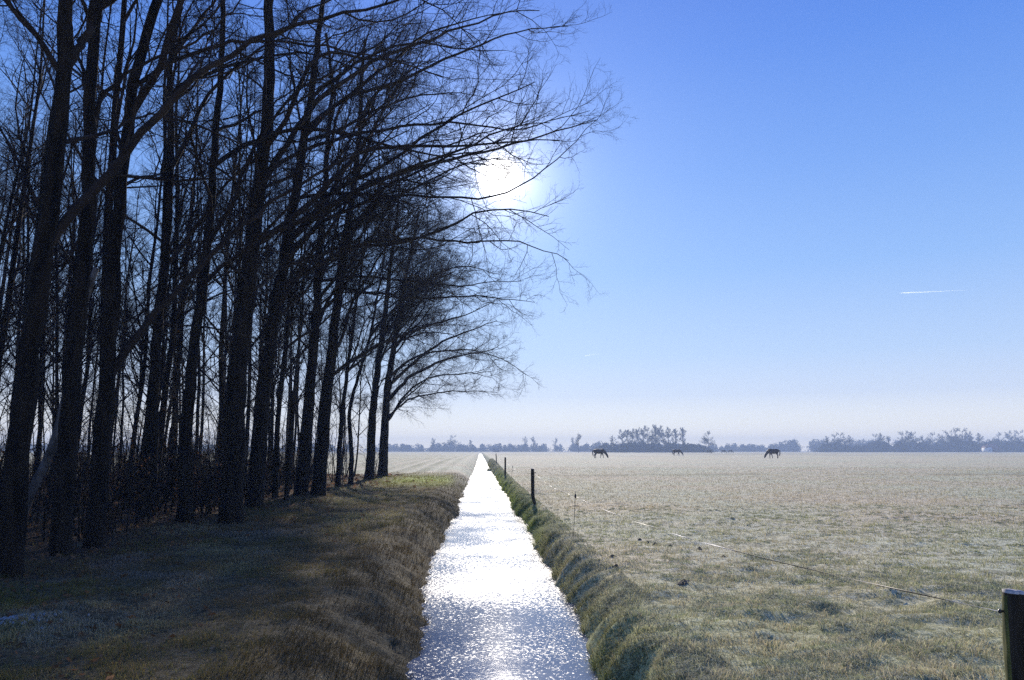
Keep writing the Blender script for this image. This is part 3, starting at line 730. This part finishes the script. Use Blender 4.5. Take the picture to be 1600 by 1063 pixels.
def far_mass(name, prof, Y0, Y1, label, n_tree, hedge=1.0, seed=1, tri=2.0):
    rng = np.random.default_rng(seed)
    pxs = rng.uniform(prof[0][0], prof[-1][0], n_tree); Yt = rng.uniform(Y0, Y1, n_tree)
    hp = np.interp(pxs, [p[0] for p in prof], [p[1] for p in prof])
    V, Tt = [], []; nv = 0
    for px, Y, h_ in zip(pxs, Yt, hp):
        b0 = at(px, 700, Y); z0 = float(G(b0[0], Y, False)); H = h_ / 1212 * Y * rng.uniform(.72, 1.06)
        m_ = 230
        q = rng.normal(size=(m_, 3)); q /= np.linalg.norm(q, axis=1, keepdims=True); q *= rng.uniform(0, 1, m_)[:, None] ** .45
        cw = H * rng.uniform(.28, .42)
        c = np.array([b0[0], Y, z0 + H * .55]) + q * np.array([cw, cw, H * .45])
        lowm = rng.uniform(size=m_) < .48 * hedge
        c[lowm, 2] = z0 + rng.uniform(0, .5, lowm.sum()) * H; c[lowm, 0] = b0[0] + rng.normal(size=lowm.sum()) * 3.5
        a = unit(rng.normal(size=(m_, 3))) * tri; b_ = unit(rng.normal(size=(m_, 3))) * tri * .5
        tv = np.stack([c - a * .6, c + a * .6, c + b_], 1).reshape(-1, 3); tv[:, 2] = np.maximum(tv[:, 2], z0 - .1)
        V.append(tv); Tt.append(np.arange(m_ * 3).reshape(-1, 3) + nv); nv += m_ * 3
    o = mesh(name, np.concatenate(V), None, np.concatenate(Tt), M_far); tag(o, label, 'wood', None, 'stuff')
    return o
far_mass('distant_wood', [(-900, 14), (600, 13), (690, 13.5), (708, 19), (722, 13), (800, 13), (900, 13), (936, 17), (960, 14), (1100, 13), (1205, 13), (1225, 18), (1255, 22), (1290, 21), (1330, 20), (1700, 18), (2300, 16)], 820, 930,
         'long hazy blue wood along the whole horizon', 760, seed=3)
far_mass('distant_wood', [(1285, 13), (1310, 16), (1345, 10), (1370, 17), (1400, 16), (1425, 18), (1455, 15), (1490, 21), (1520, 18), (1600, 20), (1700, 23), (2200, 28)], 620, 700,
         'darker nearer wood along the right half of the horizon', 420, seed=4)
far_mass('copse_undergrowth', [(938, 13), (948, 14), (975, 16), (1060, 16), (1090, 14), (1102, 11)], 525, 580,
         'dense blue-grey scrub at the foot of the copse in the middle of the horizon', 70, 1.3, seed=5)

# ------------------------------------------------------------------ buildings far off
M_roof = simple('red_roof_tiles', (.20, .085, .06), .8, (3, 3, 3), (.28, .12, .085))
M_brick = simple('brown_brick', (.16, .085, .06), .9, (4, 4, 4), (.24, .14, .10))
M_white = simple('white_render', (.75, .74, .70), .7)
M_glass = simple('window_glass', (.03, .04, .05), .1)
M_thatch = simple('grey_roof', (.09, .085, .075), .9, (2, 2, 2), (.14, .13, .12))
def bx(V, Q, lo, hi):
    o = sum(len(v) for v in V); x0, y0, z0 = lo; x1, y1, z1 = hi
    V.append(np.array([[x0, y0, z0], [x1, y0, z0], [x1, y1, z0], [x0, y1, z0], [x0, y0, z1], [x1, y0, z1], [x1, y1, z1], [x0, y1, z1]], float))
    Q += [[o + a for a in f] for f in ((0, 3, 2, 1), (4, 5, 6, 7), (0, 1, 5, 4), (1, 2, 6, 5), (2, 3, 7, 6), (3, 0, 4, 7))]
def box_obj(name, boxes, mat, parent):
    V, Q = [], []
    for lo, hi in boxes: bx(V, Q, lo, hi)
    return mesh(name, np.concatenate(V), Q, None, mat, parent)
def gable_roof(name, W, D, h0, h1, mat, parent, ov=.4, hip=0):
    # ridge along x
    v = [(-W / 2 - ov, -D / 2 - ov, h0), (W / 2 + ov, -D / 2 - ov, h0), (W / 2 + ov, D / 2 + ov, h0), (-W / 2 - ov, D / 2 + ov, h0), (-W / 2 - ov + hip, 0, h1), (W / 2 + ov - hip, 0, h1)]
    v += [(a, b_, c - .18) for a, b_, c in v]
    return mesh(name, v, [(0, 1, 5, 4), (2, 3, 4, 5), (6, 10, 11, 7), (8, 11, 10, 9), (0, 6, 7, 1), (2, 8, 9, 3)], [(1, 2, 5), (3, 0, 4), (7, 11, 8), (9, 10, 6)], mat, parent)
def house(px, Y, W, D, wall, ridge, label, roofm, wallm, gable_white=False, rz=0, hip=0, chim=True, name='farmhouse', wins=3):
    b0 = at(px, 700, Y); z_ = float(G(b0[0], Y, False))
    r = empty(name, (b0[0], Y, z_), rz); tag(r, label, 'house' if name != 'barn' else 'barn')
    box_obj('wall', [((-W / 2, -D / 2, -.2), (W / 2, D / 2, wall))], wallm, r)
    rf = gable_roof('roof', W, D, wall + .02, ridge, roofm, r, hip=hip)
    if chim: box_obj('chimney', [((W * .2, -.4, ridge - 1), (W * .2 + .7, .4, ridge + .9))], M_brick, rf)
    if gable_white:
        g = box_obj('front_wing', [((-W / 2 - 3.0, -D / 2 - 2.0, -.2), (-W / 2 + .2, D / 2 - 2.2, wall + .9))], M_white, r)
        gr_ = gable_roof('wing_roof', 3.0, D - 1, wall + .95, wall + 2.6, roofm, r); gr_.location = (-W / 2 - 1.4, -1.9, 0)
        w1 = box_obj('window', [((-W / 2 - 2.2, -D / 2 - 2.05, 1.0), (-W / 2 - 1.2, -D / 2 - 1.99, 2.2))], M_glass, r)
    for k in range(wins):
        xx = -W / 2 + (k + .8) * W / (wins + .6)
        box_obj('window', [((xx - .5, -D / 2 - .03, .9), (xx + .5, -D / 2 + .02, 2.1))], M_glass, r)
    box_obj('door', [((W * .38, -D / 2 - .04, -.1), (W * .38 + .9, -D / 2 + .02, 2.0))], M_thatch, r)
    return r
house(1549, 585, 8.5, 7, 2.6, 6.0, 'brown farmhouse with red roof and white front wing before the right-hand wood', M_roof, M_brick, True, R(8), 1.2)
house(775.5, 640, 4.6, 4, 1.4, 3.3, 'small dark barn before the treeline just right of the ditch end', M_thatch, M_brick, False, R(-12), .6, False, 'barn', 1)
house(1341, 640, 6.5, 4, 1.8, 3.3, 'low pale cottage half hidden in the trees left of the farmhouse', M_roof, M_white, False, 0, 0, False, 'cottage', 2)

# contrails: thin trails of ice cloud, widest at the fresh end
def contrail(p0, p1, Y, w, label, dens):
    a, b_ = at(*p0, Y), at(*p1, Y); K = 30; t = np.linspace(0, 1, K)
    P = a[None] + (b_ - a)[None] * t[:, None] - a; Rr = w * np.minimum(1, t * 15 + .1) * np.maximum(.02, (1 - t) ** .8)
    P[:, 2] += noise(t * 15, 0 * t, 7) * w * .2
    v, q = tubes([(P[None], Rr[None], 8)])
    m = bpy.data.materials.new('ice_trail'); m.use_nodes = True; nt = m.node_tree; nt.nodes.clear()
    o = nt.nodes.new('ShaderNodeOutputMaterial'); pv = nt.nodes.new('ShaderNodeVolumePrincipled')
    pv.inputs['Color'].default_value = (1, 1, 1, 1); pv.inputs['Density'].default_value = dens; pv.inputs['Anisotropy'].default_value = .7
    nt.links.new(pv.outputs[0], o.inputs['Volume'])
    caps = [[7, 6, 5, 4], [7, 4, 3, 0], [0, 3, 2, 1]]; n0 = (K - 1) * 8
    q = np.concatenate([q, np.array(caps), np.array([[n0 + c for c in f[::-1]] for f in caps])])
    ob = mesh('contrail', v, q, None, m, None, True); ob.location = tuple(a)
    tag(ob, label, 'contrail')
contrail((1404, 458), (1532, 453), 6000, 5.5, 'short bright white aircraft trail high in the right sky', .03)
contrail((912, 556), (945, 552), 6000, 5.0, 'faint tiny aircraft trail low in the sky beside the tree crowns', .006)

# ------------------------------------------------------------------ fence
M_post = simple('weathered_post', (.010, .008, .005), .9, (18, 18, 2.2), (.05, .042, .030), .006, Specular_IOR_Level=.2)
M_ptop = simple('frosted_end_grain', (.30, .28, .26), .8, (30, 30, 30), (.60, .58, .56), .003)
M_moss = simple('yellow_green_moss', (.05, .06, .01), .95, (30, 30, 9), (.14, .14, .03), .004)
M_ins = simple('black_insulator', (.012, .012, .012), .4)
M_rod = simple('thin_steel_rod', (.05, .05, .05), .45, Metallic=.6)
def post(px, py_top, Y, h, r, label, lean=(0, 0), mossy=False, seed=0, bend=0.0):
    b0 = at(px, py_top, Y); z0 = float(G(b0[0] - lean[0] * h, Y, False)); H = b0[2] - z0
    org = np.array([b0[0] - lean[0] * H, Y, z0]); root = empty('fence_post', org)
    tag(root, label, 'post', 'wooden posts of the electric fence')
    K, Sd = 22, 48; t = np.linspace(0, 1, K); z = -.3 + (H + .3) * t
    th = np.arange(Sd) * 2 * math.pi / Sd
    V = []
    for k in range(K):
        zz = z[k]; rr = r * (1.04 - .06 * t[k] + .04 * noise(th * 1.2 + seed, zz * 2.0 + 0 * th, 90 + seed)) * (1 - .22 * np.exp(-((th - 4.45) / .13) ** 2)) * (1 - .16 * np.exp(-((th - 5.3) / .11) ** 2)) * (1 - .10 * np.exp(-((th - 3.75) / .1) ** 2)) * (1 + .035 * noise(th * 3 + seed, zz * 9 + 0 * th, 95))
        if k == K - 1: rr = rr * .93
        bx_ = bend * max(0, 1 - zz / (H * .35)) ** 2 if bend else 0
        V.append(np.stack([rr * np.cos(th) + lean[0] * zz + bx_, rr * np.sin(th) + lean[1] * zz, zz + 0 * th], -1))
    V = np.concatenate(V); i = np.arange(K - 1)[:, None] * Sd; s = np.arange(Sd)[None]
    Q = np.stack([i + s, i + (s + 1) % Sd, i + Sd + (s + 1) % Sd, i + Sd + s], -1).reshape(-1, 4)
    mesh('shaft', V, Q, None, M_post, root, True)
    tv = V[-Sd:].copy(); tv[:, 2] += .004 + .012 * np.cos(th + 2.6); c = tv.mean(0); c[2] += .006
    ring2 = (tv - c) * .5 + c; ring2[:, 2] += .004 * np.sin(th * 3)
    base = V[-Sd:] * 1.0; base[:, 2] -= .004
    tvv = np.concatenate([base, tv, ring2, c[None]]); s = np.arange(Sd)
    q = np.concatenate([np.stack([s, (s + 1) % Sd, Sd + (s + 1) % Sd, Sd + s], -1), np.stack([Sd + s, Sd + (s + 1) % Sd, 2 * Sd + (s + 1) % Sd, 2 * Sd + s], -1)])
    mesh('post_top', tvv, q, np.stack([2 * Sd + s, 2 * Sd + (s + 1) % Sd, np.full(Sd, 3 * Sd)], -1), M_ptop, root, True)
    if mossy:
        # moss sleeve up the side that faces the ditch
        sel = [k for k in range(Sd) if 2.2 < th[k] < 3.6]
        mv = []
        for k in range(K):
            for a in sel:
                p = V[k * Sd + a]; cx = lean[0] * z[k]; edge = (a in (sel[0], sel[-1]))
                rad = (0.997 if edge else 1.03 + .015 * math.sin(k * 2.1 + a))
                mv.append([(p[0] - cx) * rad + cx, p[1] * rad, p[2] if k < K - 1 else p[2] - .01])
        m_ = len(sel); qq = [[k * m_ + a, k * m_ + a + 1, (k + 1) * m_ + a + 1, (k + 1) * m_ + a] for k in range(K - 1) for a in range(m_ - 1)]
        mesh('moss', mv, qq, None, M_moss, root, True)
    return root, org, H, b0
pr, porg, pH, ptop = post(1588, 926, 3.32, 1.1, .056, 'large near post with frosted top at the right edge of the meadow', (.035, 0), True, 1)
p2 = post(832, 733, 24.8, 1.1, .055, 'dark post standing midway along the right side of the ditch, foot bent right', (-.01, 0), False, 2, .12)
p3 = post(789.5, 715, 50, 1.0, .055, 'smaller distant dark post, second from the far end of the fence', (0.0, 0), False, 3)
p4 = post(775, 709, 84, 1.0, .05, 'tiny farthest post leaning left beside the ditch', (-.06, 0), False, 4)
# insulators are parts of their posts
def ins(root, loc, s=1.0):
    P = np.array([[0, 0, 0], [-.022, 0, 0], [-.03, 0, 0], [-.045, 0, 0], [-.052, 0, 0]]) * s + loc
    v, q = tubes([(P[None], np.array([[.010, .012, .019, .019, .008]]) * s, 12)])
    return mesh('insulator', v, q, None, M_ins, root, True)
ins(pr, np.array([-.056 + .035 * (pH - .075), 0, pH - .075]), .45)
ins(p2[0], np.array([.10, 0, p2[2] - .12]))
# thin rods
def rod(px, top, bot, label):
    b0 = hit(px - 4, bot, .02); Y = b0[1]; t0 = at(px, top, Y); H = t0[2] - b0[2]
    r = empty('fence_rod', b0); tag(r, label, 'fence rod', 'thin steel rods of the electric fence')
    P = np.stack([np.linspace(0, t0[0] - b0[0], 8), np.zeros(8), np.linspace(-.25, H, 8)], -1)
    rr = np.full(8, .0045); v, q = tubes([(P[None], rr[None], 8)]); mesh('shaft', v, q, None, M_rod, r, True)
    P = np.array([[0, 0, -.04], [0, 0, -.03], [0, 0, 0], [0, 0, .03], [0, 0, .04]]) + np.array([t0[0] - b0[0], 0, H - .09])
    v, q = tubes([(P[None], np.array([[.006, .014, .02, .014, .006]]), 10)]); mesh('insulator', v, q, None, M_ins, r, True)
    P = np.array([[-.11, 0, 0], [-.03, 0, .004], [.03, 0, .004], [.11, 0, -.004]]) + np.array([t0[0] - b0[0] - .02, 0, H - .27])
    v, q = tubes([(P[None], np.array([[.003, .010, .010, .003]]), 8)]); mesh('foot_bar', v, q, None, M_rod, r, True)
    return b0 + np.array([t0[0] - b0[0], 0, H - .09])
rt1 = rod(899, 768, 842, 'thin rod with black insulator where the fence tape bends')
rt2 = rod(801, 727, 757, 'far thin rod between the distant posts of the fence')
# the twisted white and dark fence tape
def tape(pts, r, label):
    P = []
    for a, b_ in zip(pts[:-1], pts[1:]):
        L = np.linalg.norm(b_ - a); m_ = max(6, int(L * 8)); t = np.linspace(0, 1, m_, endpoint=False)[:, None]
        s = a + (b_ - a) * t; s[:, 2] -= .010 * L * (4 * t * (1 - t))[:, 0]; P.append(s)
    P.append(pts[-1][None]); P = np.concatenate(P); K = len(P)
    # a flat tape that twists along its length
    s = np.concatenate([[0], np.cumsum(np.linalg.norm(np.diff(P, axis=0), axis=1))])
    T = unit(np.gradient(P, axis=0)); A = unit(np.cross(T, np.array([0, 0, 1.]))); B = np.cross(T, A)
    ph = s * 1.9 + 2 * noise(s * .6, 0 * s, 8)
    D1 = A * np.cos(ph)[:, None] + B * np.sin(ph)[:, None]; D2 = -A * np.sin(ph)[:, None] + B * np.cos(ph)[:, None]
    V = np.stack([P + D1 * r + D2 * r * .18, P - D1 * r + D2 * r * .18, P - D1 * r - D2 * r * .18, P + D1 * r - D2 * r * .18], 1).reshape(-1, 3)
    i = np.arange(K - 1)[:, None] * 4; q = np.arange(4)[None]
    Q = np.stack([i + q, i + (q + 1) % 4, i + 4 + (q + 1) % 4, i + 4 + q], -1).reshape(-1, 4)
    m, n, l, b = mat_new('fence_tape'); v = n.new('ShaderNodeVertexColor'); v.layer_name = 'stripe'; l.new(v.outputs[0], b.inputs['Base Color'])
    b.inputs['Roughness'].default_value = .6
    st = np.repeat((np.sin(s * 1.25 + 1.5 * noise(s * .35, 0 * s, 9)) > .35), 4)[:, None]
    col = np.where(st, np.array([[.03, .028, .025]]), np.array([[.62, .59, .56]]))
    o = mesh('fence_tape', V, Q, None, m, None, False, {'stripe': col}); tag(o, label, 'fence tape'); return o
pi_ = porg + np.array([-.078 + .035 * (pH - .075), 0, pH - .075])
tape([pi_, rt1], .0032, 'white and dark electric fence tape stretched from the near right post to the thin rod')
tape([rt1, np.array(p2[1]) + np.array([.05, 0, p2[2] - .12])], .0045, 'faint fence tape running from the thin rod to the midway post')
tape([np.array(p2[1]) + np.array([.05, 0, p2[2] - .12]), rt2, np.array(p3[1]) + np.array([.05, 0, p3[2] - .12]), np.array(p4[1]) + np.array([.05, 0, p4[2] - .12])], .0045, 'far stretch of fence tape linking the distant posts')

# ------------------------------------------------------------------ horses
M_coat = simple('dark_bay_coat', (.018, .012, .009), .55, (3, 3, 3), (.034, .022, .015), 0, Specular_IOR_Level=.3)
M_coat2 = simple('grey_coat', (.20, .20, .20), .6, (3, 3, 3), (.30, .30, .30))
M_hair = simple('black_mane', (.010, .009, .008), .6)
def horse(name, seed, coat):
    """grazing, facing +x, withers about 1.58 m; origin on the ground under the belly"""
    rn = random.Random(seed); j = lambda a: rn.uniform(-a, a)
    V, E, RR = [], [], []
    def chain(start, pts):
        prev = start
        for (x, y, z, rx, rz_) in pts:
            V.append((x, y, z)); RR.append((rx, rz_)); E.append((prev, len(V) - 1)) if prev is not None else None
            prev = len(V) - 1
        return prev
    # trunk from the croup forward
    V.append((-.60, 0, 1.22)); RR.append((.33, .40))
    chain(0, [(-.30, 0, 1.14, .35, .41), (.05, 0, 1.08, .37, .43), (.38, 0, 1.14, .34, .45), (.62, 0, 1.20, .25, .38)])   # 1..4
    neck = chain(4, [(.86, 0, 1.08 , .17, .29), (1.08, 0, .86, .14, .23), (1.26, 0, .64, .12, .18), (1.36, 0, .50, .11, .155)])
    hd = chain(neck, [(1.42, 0, .36, .115, .175), (1.47, 0, .22, .085, .12), (1.50, 0, .10, .07, .085), (1.51, 0, .035, .05, .06)])
    for s in (-1, 1): chain(neck, [(1.36, s * .08, .58, .036, .036), (1.33, s * .11, .66, .012, .016)])
    tb = chain(0, [(-.84, 0, 1.20, .24, .27), (-.98, 0, 1.22, .10, .11)])
    for s in (-1, 1):
        a = j(.10) + s * .08
        # hind leg: stifle forward, hock back, shank near-vertical
        chain(0, [(-.58, s * .18, .98, .20, .26), (-.50 + a * .5, s * .19, .76, .15, .17), (-.70 + a, s * .18, .50, .080, .085), (-.66 + a, s * .18, .28, .052, .055), (-.64 + a, s * .18, .11, .058, .058), (-.60 + a, s * .18, .02, .080, .060)])
        f = j(.08) - s * .13
        chain(3, [(.48, s * .17, .90, .16, .20), (.48 + f * .4, s * .17, .68, .105, .115), (.50 + f * .8, s * .17, .45, .070, .072), (.48 + f, s * .17, .25, .050, .052), (.48 + f, s * .17, .11, .055, .055), (.52 + f, s * .17, .02, .080, .060)])
    me = bpy.data.meshes.new('body'); me.from_pydata(V, E, []); 
    ob = bpy.data.objects.new('body', me); C.objects.link(ob)
    md = ob.modifiers.new('skin', 'SKIN'); md.use_smooth_shade = True
    for k, r_ in enumerate(RR):
        me.skin_vertices[0].data[k].radius = r_
    me.skin_vertices[0].data[0].use_root = True
    sb = ob.modifiers.new('sub', 'SUBSURF'); sb.levels = 2; sb.render_levels = 2
    dg = bpy.context.evaluated_depsgraph_get(); ev = ob.evaluated_get(dg); m2 = bpy.data.meshes.new_from_object(ev)
    for p_ in m2.polygons: p_.use_smooth = True
    bpy.data.objects.remove(ob)
    m2.materials.clear(); m2.materials.append(coat); m2.name = 'body'
    root = empty(name); b_ = bpy.data.objects.new('body', m2); C.objects.link(b_); b_.parent = root
    # tail
    P = np.array([[-.96, 0, 1.26], [-1.06, 0, 1.16], [-1.06, 0, .90], [-1.01, 0, .65], [-.99, 0, .42], [-.98, 0, .32]])
    v, q = tubes([(P[None], np.array([[.045, .06, .075, .08, .055, .01]]), 10, .2)]); mesh('tail', v, q, None, M_hair, root, True)
    # mane: locks falling down one side of the neck
    rg = np.random.default_rng(seed); m_ = 60; t = rg.uniform(0, 1, m_)
    nx = np.interp(t, [0, .4, .75, 1], [.74, 1.04, 1.27, 1.42]); nz = np.interp(t, [0, .4, .75, 1], [1.52, 1.16, .86, .64])
    p0 = np.stack([nx, 0 * t - .01, nz], -1); L = rg.uniform(.12, .24, m_)
    P = np.stack([p0, p0 + np.stack([.01 + 0 * t, -.06 + 0 * t, .015 + 0 * t], -1), p0 + np.stack([-.02 + 0 * t, -.115 + 0 * t, -L * .5], -1), p0 + np.stack([-.03 + 0 * t, -.125 + 0 * t, -L], -1)], 1)
    v, q = tubes([(P, np.tile(np.array([[.018, .022, .018, .004]]), (m_, 1)), 5)]); mesh('mane', v, q, None, M_hair, root, True)
    return root
HG = 'grazing horses in the far meadow'
h1 = horse('horse', 1, M_coat); h2 = horse('horse', 7, M_coat); hg = horse('horse', 9, M_coat2)
def put_horse(o, px, py_feet, hpx, face, label, new=False, yaw=0):
    # distance from height in the picture (1.58 m back)
    Y = 1.56 * F / hpx; b0 = at(px, py_feet, Y); z_ = float(G(b0[0], Y, False))
    rz = 0 if face > 0 else math.pi; rz += yaw
    if new: o.location = (b0[0], Y, z_); o.rotation_euler = (0, 0, rz); r = o
    else: r = dup(o, (b0[0], Y, z_), rz)
    tag(r, label, 'horse', HG); return r
put_horse(h1, 936, 716, 14.8, 1, 'dark horse grazing nearest the copse\'s left end, head to the right', True, .15)
put_horse(h2, 1209, 715, 15.2, -1, 'dark horse grazing farthest right, head down to the left', True, .1)
put_horse(h2, 1057.5, 712, 10, 1, 'mid-sized dark horse grazing below the right end of the copse', False, -.2)
put_horse(h1, 1107.5, 708.4, 5.2, 1, 'tiny distant horse in line with the lone round-crowned tree', False, .3)
put_horse(h2, 1130.5, 708.3, 5.1, 1, 'left one of two tiny distant horses side by side', False, 0)
put_horse(h1, 1141, 708.2, 5.0, 1, 'right one of two tiny distant horses side by side', False, -.3)
put_horse(hg, 1198.5, 707.6, 5.4, 1, 'pale grey distant horse half hidden behind the rightmost dark horse', True, 1.2)

# molehills / dark clods in the meadow
M_soil = simple('dark_soil', (.05, .038, .024), .95, (40, 40, 40), (.17, .14, .095), .02)
def clod(px, py, w, hh, label, seed, mat=None, name='molehill', cat='molehill', group='dark molehills in the meadow'):
    b0 = hit(px, py, .02); m_ = 20; th = np.linspace(0, 2 * math.pi, m_, endpoint=False); V = []; K = 7
    for k in range(K):
        t = k / (K - 1); rad = w * .5 * (1 - t ** 2.2) * (1 + .22 * noise(th * 1.1 + seed, t * 2 + 0 * th, seed)); z = -.04 + (hh + .04) * t * (1 + 0 * th) + .018 * noise(th * 2 + seed, 5 * t + 0 * th, seed + 3)
        V.append(np.stack([rad * np.cos(th), rad * np.sin(th), z], -1))
    V = np.concatenate(V); i = np.arange(K - 1)[:, None] * m_; s = np.arange(m_)[None]
    Q = np.stack([i + s, i + (s + 1) % m_, i + m_ + (s + 1) % m_, i + m_ + s], -1).reshape(-1, 4)
    o = mesh(name, V, Q, None, mat or M_soil, None, True); o.location = (b0[0], b0[1], float(G(b0[0], b0[1], True))); tag(o, label, cat, group)
clod(1070, 909, .22, .035, 'larger dark molehill in the middle of the near meadow', 1)
for k, (px, py) in enumerate([(1000, 842), (1012, 846), (1024, 849), (1047, 853), (1093, 858), (958, 871), (963, 884), (1130, 870)]):
    clod(px, py, .11 + .02 * (k % 3), .03, 'small dark molehill in the loose cluster left of the fence tape', 11 + k, group='small molehills clustered left of the fence tape')
M_ice = simple('pale_stone', (.35, .33, .33), .8, (22, 22, 22), (.60, .56, .56), .01)
clod(1400, 956, .11, .03, 'small pale stone in the frosted grass near the right post', 31, M_ice, 'stone', 'stone', None)
def snow(px, py, w, label, seed, nf=110):
    b0 = hit(px, py, .05); rg = np.random.default_rng(seed); V, T_ = [], []; z0 = float(G(b0[0], b0[1]))
    for k in range(nf):
        q = rg.normal(size=2) * w * .28 * np.array([1, .8]); r_ = rg.uniform(.006, .022); m_ = 7; th = np.arange(m_) * 2 * math.pi / m_
        rr = r_ * rg.uniform(.6, 1.3, m_); x = b0[0] + q[0] + rr * np.cos(th); y = b0[1] + q[1] + rr * np.sin(th); z = G(x, y) + .004 + rg.uniform(0, .008)
        o = len(V); V += [(a_, b_, c_) for a_, b_, c_ in zip(x, y, z)] + [(b0[0] + q[0], b0[1] + q[1], float(z.mean()) + .012)]
        V += [(a_, b_, c_ - .02) for a_, b_, c_ in zip(x, y, z)]
        for a_ in range(m_):
            T_.append((o + a_, o + (a_ + 1) % m_, o + m_)); T_.append((o + (a_ + 1) % m_, o + a_, o + m_ + 1 + a_))
            T_.append((o + (a_ + 1) % m_, o + m_ + 1 + a_, o + m_ + 1 + (a_ + 1) % m_))
    o = mesh('snow_patch', V, None, T_, M_snow); tag(o, label, 'snow', None, 'stuff')
M_snow = simple('old_snow', (.20, .20, .20), .7, (14, 14, 14), (.34, .34, .34), .01)
snow(38, 966, .55, 'leftover snow patch in the dark grass at the left edge', 32)

# ------------------------------------------------------------------ haze
hz = bpy.data.materials.new('haze'); hz.use_nodes = True; nt = hz.node_tree; nt.nodes.clear()
o = nt.nodes.new('ShaderNodeOutputMaterial'); pv = nt.nodes.new('ShaderNodeVolumePrincipled')
pv.inputs['Color'].default_value = (.62, .78, 1.0, 1); pv.inputs['Density'].default_value = .00098; pv.inputs['Anisotropy'].default_value = 0
nt.links.new(pv.outputs[0], o.inputs['Volume'])
V, Q = [], []; bx(V, Q, (-1620, -45, -2.5), (1620, 1255, 22))
hob = mesh('haze', np.concatenate(V), Q, None, hz); tag(hob, 'pale blue winter haze over the meadow', 'haze', None, 'stuff')
